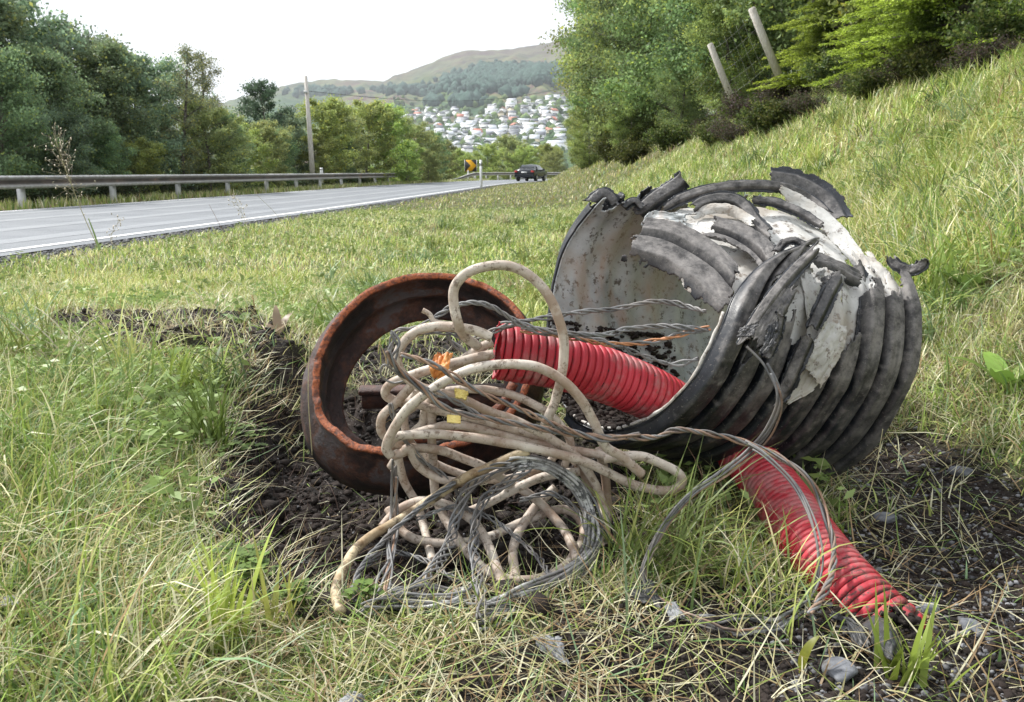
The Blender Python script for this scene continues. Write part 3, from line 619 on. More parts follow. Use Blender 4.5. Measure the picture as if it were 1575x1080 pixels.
# spruces
def make_spruce(h, r, seed):
    rg = np.random.default_rng(seed); e = empty('spruce_tree', (0, 0, 0), None, 'tree')
    parts = [sweep(np.array([[0, 0, 0], [0.02, 0, h * 0.5], [0, 0.02, h]]), [0.07, 0.045, 0.008], 8)[:2]]; pos = []; dr = []; cc = []
    z = 0.12; 
    while z < h - 0.1:
        s = z / h; L = r * (1 - s) ** 0.75 + 0.08; nb = 9
        for i in range(nb):
            a = rg.random() * 6.28; Lb = L * rg.uniform(0.7, 1.12); u = np.linspace(0, 1, 8); d = np.array([math.cos(a), math.sin(a)])
            pz = z + 0.12 * Lb * u - 0.42 * Lb * u ** 2 + 0.2 * Lb * u ** 3; pth = np.stack([d[0] * Lb * u, d[1] * Lb * u, pz], 1)
            parts.append(sweep(pth, np.linspace(0.012, 0.003, 8), 4)[:2])
            nt_ = int(70 * Lb) + 8
            for k in range(nt_):
                q = rg.uniform(0.18, 1.0); c = np.array([np.interp(q, u, pth[:, j]) for j in range(3)]); side = rg.choice([-1, 1]); tl = (1 - q) * 0.36 * Lb + 0.05
                td = np.array([d[0] * 0.75 - side * d[1] * 0.7, d[1] * 0.75 + side * d[0] * 0.7, -0.12 + rg.normal() * 0.16]); td /= np.linalg.norm(td)
                m_ = max(4, int(tl / 0.013)); w_ = np.linspace(0, 1, m_)[:, None]
                pp = c + td * tl * w_ + rg.normal(size=(m_, 3)) * 0.005; pos.append(pp)
                dd = td + rg.normal(size=(m_, 3)) * 0.55; dr.append(dd)
                tip = (w_[:, 0] * 0.6 + q * 0.5)[:, None]
                cc.append(np.array([[0.09, 0.17, 0.035]]) * (1 - tip * 0.6) + np.array([[0.52, 0.68, 0.09]]) * np.clip(tip, 0, 1) ** 2.2)
        z += 0.085 + 0.05 * rg.random()
    pos = np.vstack(pos); dr = np.vstack(dr); cc = np.vstack(cc) * (0.75 + 0.5 * rg.random((len(pos), 1)))
    v, f = merge(parts); mesh_np('trunk', v, f, M['bark'], e, smooth=True)
    leaf_mesh('crown', pos, np.full(len(pos), 0.036), cc, M['needle'], e, rg, aspect=0.3, dirs=dr); return e
sp = make_spruce(3.6, 1.35, 31)
sp2 = copy_tree(sp); sp3 = copy_tree(sp)
def at_px(o, px, py, lift, s, lab, rz, Yd=None):
    p = G(px, py); o.location = (p[0], p[1], p[2] - 0.05 + lift); o.scale = (s,) * 3; o.rotation_euler = (0, 0, rz); o['label'] = lab; o['group'] = 'spruces on the right bank'; o['category'] = 'tree'; return p
at_px(sp, 1290, 128, 0, 0.95, 'bright green spruce directly right of the two fence posts', 0.4)
at_px(sp2, 1475, 96, -0.02, 1.0, 'bright green spruce at the top right corner of the bank', 2.0)
at_px(sp3, 1385, 108, -0.1, 0.8, 'smaller spruce between the two bright spruces', 3.4)

# heather, ferns and low shrubs on the bank edge
def make_shrub(name, r, n, leaf, colors, seed, h=0.7, mat='leaf'):
    rg = np.random.default_rng(seed); e = empty(name, (0, 0, 0), None, 'shrub'); parts = []; pos = []
    for i in range(34):
        a = rg.random() * 6.28; L = r * rg.uniform(0.3, 1.0); top = np.array([math.cos(a) * L, math.sin(a) * L, h * r * 1.6 * rg.uniform(0.5, 1.0) * (1.15 - 0.5 * L / r)])
        pth = np.array([[0, 0, 0], top * [0.35, 0.35, 0.5], top]); parts.append(sweep(interp_cr(pth, 6), np.linspace(0.009, 0.002, 6), 4)[:2])
        u = rg.random((n // 34, 1)) ** 0.6; pos.append(interp_cr(pth, 30)[(u[:, 0] * 29).astype(int)] + rg.normal(size=(n // 34, 3)) * 0.085 * r)
    pos = np.vstack(pos); cs = np.array(colors); cc = cs[rg.integers(0, len(cs), len(pos))] * (0.7 + 0.6 * rg.random((len(pos), 1)))
    v, f = merge(parts); mesh_np('stem', v, f, M['bark'], e); leaf_mesh('foliage', pos, leaf * rg.uniform(0.6, 1.3, len(pos)), cc, M[mat], e, rg); return e
hea = make_shrub('heather_bush', 0.5, 9000, 0.028, [(0.075, 0.065, 0.035), (0.05, 0.065, 0.03), (0.13, 0.09, 0.1), (0.1, 0.07, 0.05), (0.09, 0.11, 0.04)], 41)
shr = make_shrub('leafy_shrub', 0.6, 8000, 0.05, [(0.09, 0.13, 0.03), (0.07, 0.1, 0.03), (0.16, 0.18, 0.05)], 42, 0.8)
for i, (px, py, s, k, lab) in enumerate([(1060, 205, 1.5, 0, 'purple flowering heather below the left fence post'), (1150, 190, 1.5, 0, 'dark heather between the fence posts and the spruce'), (1000, 225, 1.6, 1, 'leafy shrub low on the bank left of the heather'), (945, 248, 1.8, 1, 'leafy shrub at the foot of the dark bank trees'),
                                         (1215, 165, 1.3, 0, 'brownish heather under the left spruce'), (1290, 140, 1.1, 1, 'green shrub under the left spruce'), (1400, 125, 1.0, 0, 'dark heather under the gap between spruces'), (1540, 85, 1.0, 1, 'leafy shrub at the right edge under the corner spruce'), (1460, 105, 0.9, 0, 'brown heather under the corner spruce'),
                                         (1100, 225, 0.9, 1, 'small leafy shrub beside the half hidden rock'), (1180, 205, 0.9, 1, 'small leafy shrub in front of the dark heather'), (900, 258, 1.8, 1, 'leafy shrub farthest down the bank toward the bend'), (1340, 150, 0.7, 1, 'small shrub on the bare lip of the bank'), (1130, 222, 1.1, 0, 'dark heather low on the bank under the left fence post'), (1245, 180, 0.9, 0, 'brown heather spilling down below the left spruce'), (1030, 232, 1.3, 1, 'leafy shrub just left of the purple heather'), (970, 252, 1.3, 1, 'low leafy shrub at the foot of the leafy bank trees'),
                                         (1200, 196, 0.8, 1, 'small green bush below the right fence post'), (1320, 150, 0.8, 0, 'low brown heather right of the left spruce'), (1425, 128, 0.8, 1, 'green bush between the two larger spruces'), (1510, 108, 0.8, 0, 'dark heather patch under the corner spruce'), (1085, 212, 1.0, 0, 'heather clump beside the half hidden rock')]):
    p = G(px, py); o = inst(hea if k == 0 else shr); o.location = p - [0, 0, 0.05]; o.scale = (s, s, s * 0.9); o.rotation_euler = (0, 0, i * 1.3); o['label'] = lab; o['group'] = 'shrubs along the bank edge'; o['category'] = 'shrub'
# undergrowth behind the guardrail
us = make_shrub('roadside_bush', 1.5, 14000, 0.1, [(0.045, 0.075, 0.03), (0.06, 0.09, 0.035), (0.09, 0.1, 0.04)], 43, 0.5)
for i, yy in enumerate(np.arange(19, 84, 3.1)):
    x = float(road_near(yy)) - ROADW - 2.6 - (i % 3) * 0.4; o = inst(us); s = 0.75 + 0.25 * ((i * 7) % 5) / 4; put(o, x, yy, s, label='dark low bush in the undergrowth right behind the guardrail posts', group='bushes behind the guardrail'); o['category'] = 'bush'

# ------------------------------------------------------------------ guardrails
def guardrail(pts, label, ends=True, spacing=4.0, drop_start=False):
    p = interp_cr(np.array(pts, float), 400); p, u = resample(p, 0.5); n = len(p)
    e = empty('guardrail', (p[0, 0], p[0, 1], 0), label, 'guardrail'); off = np.array([p[0, 0], p[0, 1], 0])
    T = np.gradient(p, axis=0); T /= np.linalg.norm(T, axis=1)[:, None]; N = np.stack([T[:, 1], -T[:, 0]], 1)
    prof = [(-0.0, 0.155), (0.05, 0.15), (0.085, 0.125), (0.085, 0.1), (-0.02, 0.03), (-0.02, -0.03), (0.085, -0.08), (0.085, -0.105), (0.05, -0.15), (0.0, -0.155)]
    zc = np.full(n, 0.6)
    if drop_start: zc = 0.02 + 0.58 * sstep(0, 9, u)
    V = np.zeros((n, len(prof), 3))
    for j, (a, b_) in enumerate(prof):
        V[:, j, :2] = p + N * (a + 0.0); V[:, j, 2] = zc + b_
    V = V.reshape(-1, 3) - off; k = len(prof); i = np.arange(n - 1)[:, None] * k + np.arange(k - 1)[None]
    F = np.stack([i, i + 1, i + k + 1, i + k], -1).reshape(-1, 4)
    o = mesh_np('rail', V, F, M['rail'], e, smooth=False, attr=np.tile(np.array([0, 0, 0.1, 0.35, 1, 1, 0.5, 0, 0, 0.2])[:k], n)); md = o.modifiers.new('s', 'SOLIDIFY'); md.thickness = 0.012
    pv, pf = merge([box(-0.07, 0.07, -0.04, 0.09, -0.5, 0.68)]); first = None
    for q in np.arange(1.0, u[-1] - 0.3, spacing):
        if drop_start and q < 6: continue
        j = int(np.searchsorted(u, q)); c = p[j] - N[j] * 0.09; a = math.atan2(T[j, 1], T[j, 0])
        if first is None: first = o2 = mesh_np('post', pv, pf, M['galv'], e)
        else: o2 = first.copy(); COL.objects.link(o2); o2.parent = e
        o2.location = (c[0] - off[0], c[1] - off[1], 0); o2.rotation_euler = (0, 0, a)
    return e
gpts = [(float(road_near(y)) - ROADW - 0.75 + dx, y) for y, dx in ((8, 0), (15, 0), (23, 0), (30, 0), (38, 0), (46, -.1), (55, -.2), (64, -.5), (73, -1.2))]
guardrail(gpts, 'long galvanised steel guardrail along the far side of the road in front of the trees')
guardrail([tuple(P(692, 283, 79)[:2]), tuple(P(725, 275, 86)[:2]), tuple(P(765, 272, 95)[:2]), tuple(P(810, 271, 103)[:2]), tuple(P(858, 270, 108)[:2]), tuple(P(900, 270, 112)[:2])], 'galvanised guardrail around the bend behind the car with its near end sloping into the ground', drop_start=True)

# ------------------------------------------------------------------ utility pole and wires
pb = P(482, 276, 47); pt = P(470, 117, 47); zb = float(base_z(pb[0], 47))
e = empty('utility_pole', (pb[0], 47, zb), 'tall weathered wooden utility pole rising behind the guardrail', 'utility pole')
L = np.array([[0, 0, -0.3], [(pt[0] - pb[0]) * 0.5, 0, (pt[2] - zb) * 0.5], [pt[0] - pb[0], 0, pt[2] - zb]])
v, f, _ = sweep(L, [0.15, 0.125, 0.09], 12); mesh_np('shaft', v, f, M['wood_grey'], e, smooth=True)
v, f = merge([box(-0.07, 0.07, -0.3, 0.3, -0.06, 0.06)]); o = mesh_np('insulator_bracket', v, f, M['galv'], e); o.location = (L[2, 0] * 0.93, -0.05, L[2, 2] * 0.86)
a = P(472, 140, 47); bq = P(900, 128, 70)
for k, dz in ((0, 0),):
    c = np.array([a + (bq - a) * s - [0, 0, 0.9 * math.sin(math.pi * s)] for s in np.linspace(0, 1, 30)]); v, f, _ = sweep(c, 0.013, 5)
    o = mesh_np('overhead_wire', v, f, M['blackp']); tag(o, 'thin dark overhead wire running right from the utility pole', 'wire')

# markers and sign
def marker(px, yb, yt, Yd, label, half=0.05, head=True):
    p = P(px, yb, Yd); q = P(px, yt, Yd); h = q[2] - p[2]; e = empty('edge_marker', p, label, 'marker post')
    v, f, _ = sweep(np.array([[0, 0, -0.2], [0, 0, h * 0.5], [0.0, 0, h]]), [half, half, half * 0.95], 10); mesh_np('shaft', v, f, M['white'], e, smooth=True)
    if head: v, f, _ = sweep(np.array([[0, 0, h * 0.8], [0, 0, h * 0.92]]), [half * 1.08] * 2, 10); mesh_np('reflector_band', v, f, M['rim'], e)
    return e
marker(740, 292, 246, 48, 'white marker post on the near grass verge left of the car', 0.075)
marker(495, 276, 258, 46, 'short white marker post beside the utility pole behind the guardrail', 0.08)
marker(720, 279, 262, 90, 'short white post at the left foot of the yellow bend sign', 0.09, False)
ps = P(724, 255, 90); e = empty('bend_sign', (ps[0], 90, float(base_z(ps[0], 90))), 'square yellow and black bend sign with a chevron pointing right', 'road sign')
zc = ps[2] - e.location[2]
v, f, _ = sweep(np.array([[0.3, 0.06, 0], [0.3, 0.06, zc + 0.4]]), [0.06, 0.06], 8); mesh_np('signpost', v, f, M['galv'], e)
hs = 0.6
v, f = merge([box(-hs, hs, 0, 0.03, zc - hs, zc + hs)]); mesh_np('panel', v, f, M['blackp'], e)
v, f = merge([box(hs, hs + 0.05, -0.01, 0.04, zc - hs, zc + hs), box(-hs - 0.05, -hs, -0.01, 0.04, zc - hs, zc + hs)]); mesh_np('frame', v, f, M['white'], e)
ch = [(-0.55, 0.58), (0.05, 0.58), (0.58, 0.0), (0.05, -0.58), (-0.55, -0.58), (0.0, 0.0)]
V = [(x, -0.012, zc + z) for x, z in ch] + [(x, -0.003, zc + z) for x, z in ch]
mesh_np('chevron', np.array(V), [[0, 5, 2, 1], [5, 4, 3, 2], [0, 1, 7, 6], [1, 2, 8, 7], [2, 3, 9, 8], [3, 4, 10, 9]], M['yellow'], e)

# ------------------------------------------------------------------ car (seen from behind)
pc = P(817, 283, 79); e = empty('parked_car', (pc[0], 79, 0.005), 'black saloon car driving away round the bend, seen from behind', 'car', rz=R(-17)); e.name = 'saloon_car'
side = [(-2.3, 0.35, 0.62), (-2.28, 0.35, 0.95), (-1.9, 0.28, 1.02), (-1.45, 0.25, 1.08), (-0.85, 0.22, 1.42), (-0.1, 0.22, 1.47), (0.6, 0.22, 1.38), (1.3, 0.24, 0.98), (2.1, 0.28, 0.86), (2.35, 0.35, 0.6)]
V = []; W = 0.9
rows = 9
for (y, zb_, zt) in side:
    for k in range(rows):
        a = k / (rows - 1) * 2 - 1
        hgt = zt; belt = min(zt, 0.95)
        # cross-section: lower side, belt, tumblehome to the roof
        sec = [(-W * 0.96, zb_), (-W, 0.6 if zt > 0.6 else zt), (-W * 0.98, belt), (-W * (0.98 - 0.33 * max(0, zt - 0.95) / 0.5), zt - 0.03 * (zt > 1)), (0, zt + 0.02), (W * (0.98 - 0.33 * max(0, zt - 0.95) / 0.5), zt - 0.03 * (zt > 1)), (W * 0.98, belt), (W, 0.6 if zt > 0.6 else zt), (W * 0.96, zb_)]
        V.append((sec[k][0], y, sec[k][1]))
F = []; n = len(side)
for i in range(n - 1):
    for k in range(rows): k2 = (k + 1) % rows; F.append([i * rows + k, (i + 1) * rows + k, (i + 1) * rows + k2, i * rows + k2])
F.append(list(range(rows))); F.append([(n - 1) * rows + k for k in range(rows)][::-1])
mesh_np('body', np.array(V), F, M['carpaint'], e)
mesh_np('rear_window', np.array([(-0.68, -1.4, 1.12), (0.68, -1.4, 1.12), (0.56, -0.92, 1.41), (-0.56, -0.92, 1.41), (-0.68, -1.38, 1.1), (0.68, -1.38, 1.1)]) + [0, -0.03, 0.03], [[0, 1, 2, 3], [4, 5, 1, 0]], M['glass'], e)
for s in (-1, 1):
    mesh_np('side_window', np.array([(s * 0.9, -1.2, 0.99), (s * 0.9, 0.9, 0.99), (s * 0.64, 0.45, 1.36), (s * 0.64, -0.75, 1.38)]) + [s * 0.035, 0, 0.01], [[0, 1, 2, 3]], M['glass'], e)
    v, f = merge([box(s * 0.76 - 0.13, s * 0.76 + 0.13, -2.33, -2.2, 0.77, 0.92)]); mesh_np('tail_light', v, f, M['lamp'], e)
    v, f = merge([box(s * 1.0 - 0.09, s * 1.0 + 0.09, 0.6, 0.75, 0.95, 1.07)]); mesh_np('wing_mirror', v, f, M['carpaint'], e)
    for yy in (-1.4, 1.4):
        ang = np.linspace(0, 2 * math.pi, 20, endpoint=False)
        v, f, _ = sweep(np.array([[s * 0.7, yy, 0.32], [s * 0.72, yy, 0.32], [s * 0.9, yy, 0.32], [s * 0.93, yy, 0.32]]), [0.3, 0.33, 0.33, 0.3], 20)
        wl = mesh_np('wheel', v, f, M['tyre'], e, smooth=False); v, f, _ = sweep(np.array([[s * 0.92, yy, 0.32], [s * 0.945, yy, 0.32]]), [0.2, 0.17], 14); mesh_np('rim', v, f, M['rim'], wl)
v, f = merge([box(-0.26, 0.26, -2.34, -2.28, 0.72, 0.83)]); mesh_np('number_plate', v, f, M['white'], e)
v, f = merge([box(-0.88, 0.88, -2.38, -2.2, 0.36, 0.6)]); o = mesh_np('bumper', v, f, M['carpaint'], e); bv = o.modifiers.new('b', 'BEVEL'); bv.width = 0.05; bv.segments = 3

# ------------------------------------------------------------------ fence on the bank
def px_post(e, off, pb, pt_, Yd, r, nm='post'):
    a = P(pb[0], pb[1], Yd) - off; b_ = P(pt_[0], pt_[1], Yd) - off
    v, f, _ = sweep(np.array([a - (b_ - a) * 0.15, a + (b_ - a) * 0.5, b_, b_ + (b_ - a) * 0.01]), [r, r * 0.97, r * 0.9, r * 0.6], 10); return mesh_np(nm, v, f, M['wood_grey'], e, smooth=True), a, b_
g1 = G(1125, 158); Yf = min(17.5, g1[1])
off = P(1125, 150, Yf)
e = empty('wire_fence', off, 'sagging sheep wire fence on two leaning grey posts between trees and spruce', 'fence')
_, a1, b1 = px_post(e, off, (1126, 154), (1092, 68), Yf, 0.065); _, a2, b2 = px_post(e, off, (1192, 102), (1156, 13), Yf - 3.0, 0.065)
ws = []
c0 = a1 + (a1 - a2) * 0.8; d0 = b1 + (b1 - b2) * 0.6 - np.array([0, 0, 0.4])
def wire(p, q, r=0.0014, sag=0.05): ws.append(sweep(np.array([p + (q - p) * s - [0, 0, sag * math.sin(math.pi * s)] for s in np.linspace(0, 1, 12)]), r, 4)[:2])
for k in range(5):
    s = 0.1 + 0.2 * k; wire(a1 + (b1 - a1) * s, a2 + (b2 - a2) * s); wire(c0 + (d0 - c0) * s, a1 + (b1 - a1) * s)
for k in range(7):
    s = (k + 0.5) / 7; p = a1 + (a2 - a1) * s; q = b1 + (b2 - b1) * s; wire(p, p + (q - p) * 0.95, 0.0012, 0)
v, f = merge(ws); mesh_np('wire_mesh', v, f, M['galv'], e)

# rocks
def rock(name, p, s, label, mat='stone', seed=0, group=None):
    bm = bmesh.new(); bmesh.ops.create_icosphere(bm, subdivisions=3, radius=1); rg = np.random.default_rng(seed)
    pl = rg.normal(size=(9, 3)); pl /= np.linalg.norm(pl, axis=1)[:, None]; dd = rg.uniform(0.55, 0.85, 9)
    for v in bm.verts:
        c = np.array(v.co[:])
        for q, d in zip(pl, dd):
            k = c @ q
            if k > d: c = c - q * (k - d)
        v.co = Vector(c * (1 + rg.normal() * 0.012))
    V = np.array([v.co[:] for v in bm.verts]) * np.array(s); F = [[v.index for v in f.verts] for f in bm.faces]; bm.free()
    o = mesh_np(name, V, F, M[mat]); o.location = p; o.rotation_euler = (0, 0, rg.random() * 3); tag(o, label, 'rock', group); return o
rock('rock', G(1292, 1040) + [0, 0, 0.006], (0.034, 0.026, 0.017), 'angular bluish grey stone near the bottom edge below the red conduit end', seed=3)
rock('rock', G(1362, 800) + [0, 0, 0.004], (0.026, 0.02, 0.012), 'pale flat stone on the bare soil right of the red conduit', seed=4)
rock('rock', G(1490, 968) + [0, 0, 0.002], (0.028, 0.022, 0.012), 'grey stone half sunk in gravel near the right edge', seed=5)
rock('rock', G(1425, 940) + [0, 0, 0.002], (0.026, 0.02, 0.014), 'dark stone just right of the red conduit end', seed=6)
rock('rock', G(1480, 728) + [0, 0, 0.002], (0.03, 0.022, 0.013), 'dark stone lying in grass at the right beyond the bare soil', seed=7)
rock('rock', G(1104, 200) + [0, 0, 0.03], (0.28, 0.2, 0.25), 'pale grey rock half hidden under shrubs on the bank', seed=8)

# ------------------------------------------------------------------ rusty iron frame
def circle_frame(c, ax, r, n): 
    ax = ax / np.linalg.norm(ax); s = np.cross(ax, [0, 0, 1.0]); s /= np.linalg.norm(s); u = np.cross(s, ax)
    a = np.linspace(0, 2 * math.pi, n, endpoint=False); return c + r * (np.cos(a)[:, None] * s + np.sin(a)[:, None] * u), s, u
# front rim traced in space, skirt flaring behind it
rim_px = [(487, 625, 1.93), (492, 565, 1.96), (515, 505, 2.0), (560, 458, 2.05), (615, 433, 2.1), (670, 427, 2.13), (730, 437, 2.13), (780, 466, 2.1), (806, 510, 2.06), (812, 565, 2.0), (795, 618, 1.96), (750, 658, 1.9), (690, 682, 1.86), (630, 697, 1.83), (575, 690, 1.83), (530, 668, 1.86), (503, 645, 1.9)]
rim = np.array([P(*q) for q in rim_px]); cen = rim.mean(0)
def closed_cr(p, n):
    q = np.vstack([p[-2:], p, p[:3]]); r = interp_cr(q, 2000); k = len(p); t = np.linspace(0, len(q) - 1, 2000); m_ = (t >= 2) & (t < 2 + k); r = r[m_]
    r, _ = resample(r, 0.0015); idx = np.linspace(0, len(r) - 1, n, endpoint=False).astype(int); return r[idx]
n = 240; rimc = closed_cr(rim, n); ft = np.fft.fft(rimc, axis=0); fq = np.abs(np.fft.fftfreq(n) * n); ft[fq > 3.5] = 0; rimc = np.real(np.fft.ifft(ft, axis=0))
u_, s_, vt = np.linalg.svd(rimc - cen); axn = vt[2]; axn = axn if axn[1] > 0 else -axn      # pointing away from camera
rad = rimc - cen; rl = np.linalg.norm(rad, axis=1)[:, None]; rd = rad / rl
ang = np.linspace(0, 40, n)
jag = (vnoise(ang * 1.3, ang * 0 + 3, 5) - 0.5)[:, None] * 0.006 + (vnoise(ang * 4, ang * 0 + 3, 6) - 0.5)[:, None] * 0.0025 + (vnoise(ang * 23, ang * 0 + 3, 16) - 0.5)[:, None] * 0.0012
# profile loop: (radial offset, axial offset, rust wear)
prof = [(-0.004, 0.018, 0.0), (-0.004, 0.006, 0.15), (-0.0035, -0.001, 0.8), (-0.002, -0.003, 1), (0.006, -0.003, 1), (0.0125, -0.003, 1), (0.014, 0.001, 0.6), (0.0145, 0.012, 0.05), (0.018, 0.05, 0.05), (0.045, 0.1, 0.05), (0.055, 0.15, 0.02), (0.06, 0.24, 0.0), (0.05, 0.245, 0.0), (0.01, 0.22, 0.05), (-0.02, 0.21, 0.1), (-0.045, 0.2, 0.1), (-0.05, 0.19, 0.25), (-0.045, 0.18, 0.05), (-0.02, 0.16, 0.05), (-0.01, 0.12, 0.02), (-0.014, 0.1, 0.12), (-0.014, 0.09, 0.03), (-0.006, 0.08, 0.0), (-0.005, 0.05, 0.02)]
rings = []; wr = []
for ro, ao, wv_ in prof:
    drop = np.zeros((n, 3)); rings.append(cen + rad + rd * (ro + jag * (1 if abs(ao) < 0.03 else 0.3)) + axn * (ao * 0.75) + jag[:, [0]] * axn * (1 if ao < 0.03 else 0)); wr.append(np.full(n, wv_))
V = np.stack(rings, 0).reshape(-1, 3); k = len(prof); i = np.arange(k)[:, None]; j = np.arange(n)[None]; i2 = (i + 1) % k; j2 = (j + 1) % n
F = np.stack([i * n + j, i2 * n + j, i2 * n + j2, i * n + j2], -1).reshape(-1, 4)
iron = empty('iron_manhole_frame', (cen[0], cen[1], float(gz(cen[0], cen[1]))), 'rust red cast iron manhole frame tipped on edge in the dug hole', 'manhole frame'); off = np.array(iron.location)
mesh_np('ring', V - off, F, M['rust'], iron, smooth=True, attr=np.concatenate(wr))
a = P(543, 598, 2.12); b_ = P(840, 600, 2.2)
v, f = merge([box(-0.24, 0.24, -0.02, 0.02, -0.008, 0.008), box(-0.235, 0.235, -0.012, 0.015, -0.05, -0.0085)]); 
o = mesh_np('crossbar', v, f, M['rust'], iron, attr=np.full(len(v), 0.12)); o.location = (a + b_) / 2 - off; o.rotation_euler = (0.2, 0, 0.05); bv = o.modifiers.new('b', 'BEVEL'); bv.width = 0.004
pth = np.array([P(790, 590, 1.99), P(770, 625, 1.97), P(720, 655, 1.94), P(665, 672, 1.92), P(610, 676, 1.92)]); v, f, _ = sweep(interp_cr(pth, 30), 0.012, 8); mesh_np('inner_lip', v - off, f, M['rust'], iron, smooth=True, attr=np.full(len(v), 0.55))

# ------------------------------------------------------------------ torn black corrugated pipe
FR = [(930, 300, 2.15), (885, 350, 2.2), (855, 410, 2.2), (842, 480, 2.15), (845, 560, 2.05), (872, 632, 1.92), (925, 662, 1.8), (1000, 645, 1.68), (1060, 592, 1.62), (1098, 525, 1.62), (1130, 452, 1.66), (1172, 405, 1.73), (1225, 376, 1.82)]
BK = [(1190, 290, 2.35), (1165, 350, 2.55), (1165, 430, 2.62), (1160, 520, 2.62), (1165, 610, 2.5), (1175, 690, 2.25), (1222, 735, 1.98), (1318, 690, 1.86), (1376, 605, 1.80), (1398, 525, 1.8), (1394, 460, 1.84), (1362, 405, 1.95), (1295, 340, 2.15)]
NS, NT = 300, 420
Fp = interp_cr(np.array([P(*q) for q in FR]), NT); Bp = interp_cr(np.array([P(*q) for q in BK]), NT)
sv = np.linspace(0, 1, NS)[:, None, None]; S0 = Fp[None] * (1 - sv) + Bp[None] * sv
cF = np.array([P(985, 480, 1.9)]); cB = np.array([P(1240, 520, 2.2)]); ctr = cF * (1 - sv[:, :, 0]) + cB * sv[:, :, 0]
ds = np.gradient(S0, axis=0); dt = np.gradient(S0, axis=1); Nn = np.cross(ds, dt); Nn /= np.linalg.norm(Nn, axis=2)[..., None]
sg = np.sign((Nn * (S0 - ctr[:, None])).sum(2)); Nn *= sg[..., None]
Ti = np.linspace(0, 12, NT)[None].repeat(NS, 0); Si = np.linspace(0, 1, NS)[:, None].repeat(NT, 1)
NR = 8.6; ph = (Si * NR + 0.12 * (fbm(Si * 3, Ti * 0.8, 2, 3) - 0.5))
fr = ph - np.floor(ph); prf = np.clip(1 - (np.abs(fr - 0.5) / 0.44) ** 3.4, 0, 1)
prf = sstep(0, 0.9, prf); amp = 0.029
dent = (fbm(Si * 4, Ti * 0.7, 3, 9) - 0.5) * 0.018
ripple = (fbm(Si * 30, Ti * 6, 3, 13) - 0.5) * 0.002
O = S0 + Nn * (amp * prf + dent + ripple)[..., None]
Ln = S0 + Nn * (dent - 0.006 + 0.0035 * np.sin(ph * 6.283) + ripple * 0.5)[..., None]
en = (fbm(Si * 14, Ti * 2.5, 2, 51) - 0.5) + 0.5 * (fbm(Si * 50, Ti * 8, 3, 53) - 0.5)         # ragged edge noise
ribid = np.floor(ph)
tear = np.interp(Si[:, 0], [0, 0.1, 0.115, 0.22, 0.235, 0.30, 0.31, 0.41, 0.42, 0.5, 0.51, 0.57, 0.58, 0.68, 0.7, 0.8, 0.82, 0.9, 1.0], [12.5, 12.5, 12.2, 12.2, 11.2, 11.2, 9.2, 8.9, 8.3, 8.2, 8.6, 8.6, 8.9, 9.0, 10.2, 10.3, 10.1, 10.2, 10.8])[:, None]
m_out = (Ti < tear + en * 1.3) & (Ti > 5.0 + en) 
m_out &= ~((np.abs(Si - 0.17) < 0.03) & (np.abs(Ti - 9.6 + en) < 0.6)); m_out &= ~((np.abs(Si - 0.265 + en * 0.1) < 0.02) & (Ti > 9.4))
far_out = (Ti < 4.2) & (Si < 0.55) & (Ti > 0.35 + en * 1.2 + 0.25 * np.sin(Si * 40))
m_lin = (Ti < 10.9 + en * 1.5) & (Ti > 0.15 + en * 0.9 + np.interp(Si, [0, 0.3, 0.5, 0.7, 1], [0, 0.25, 0.0, 0.1, 0]))
m_lin &= ~((np.abs(Si - 0.56) < 0.035 + en * 0.03) & (np.abs(Ti - 10.1) < 0.5))
m_lin &= Si > 0.004
pc_ = ctr[0]
pipe = empty('corrugated_pipe', P(1230, 735, 1.98), 'large torn black corrugated pipe with white inner liner lying split open', 'pipe'); poff = np.array(pipe.location)
def grid_masked(name, Pg, mask, mat, parent, off, thick, wear_tone=None, wrap=False):
    a, b_ = mask.shape; idx = np.arange(a * b_).reshape(a, b_)
    if wrap: idx = np.concatenate([idx, idx[:, :1]], 1); mask = np.concatenate([mask, mask[:, :1]], 1)
    q = mask[:-1, :-1] & mask[1:, :-1] & mask[:-1, 1:] & mask[1:, 1:]
    F = np.stack([idx[:-1, :-1], idx[1:, :-1], idx[1:, 1:], idx[:-1, 1:]], -1)[q]
    us_, inv = np.unique(F, return_inverse=True); V = Pg.reshape(-1, 3)[us_] - off
    o = mesh_np(name, V, inv.reshape(-1, 4), mat, parent, smooth=True, attr=None if wear_tone is None else wear_tone.reshape(-1)[us_])
    md = o.modifiers.new('s', 'SOLIDIFY'); md.thickness = thick; md.offset = 0; return o
wear_tone = -0.3 + 0.72 * sstep(6.8, 9.6, Ti) + 1.1 * (prf - 0.6) + 0.3 * sstep(0.4, 1, Si) - 0.35 * (1 - sstep(0.0, 0.1, Si)) * (1 - sstep(9, 10.5, Ti)) + (fbm(Si * 8, Ti * 2, 3, 77) - 0.5) * 0.9 + (fbm(Si * 90, Ti * 1.6, 3, 79) - 0.5) * 0.7 + 0.9 * np.clip(fbm(Si * 30, Ti * 9, 3, 83) - 0.62, 0, 1) * 3
grid_masked('outer_wall', O, m_out, M['pipe'], pipe, poff, 0.004, wear_tone)
grid_masked('far_outer_wall', O, far_out, M['pipe'], pipe, poff, 0.004, np.full_like(wear_tone, 0.1))
farp = m_lin & (Ti < 5.6); nearp = m_lin & (Ti > 5.5)
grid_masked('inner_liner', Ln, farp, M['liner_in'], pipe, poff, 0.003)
grid_masked('inner_liner', Ln, nearp, M['liner'], pipe, poff, 0.003)
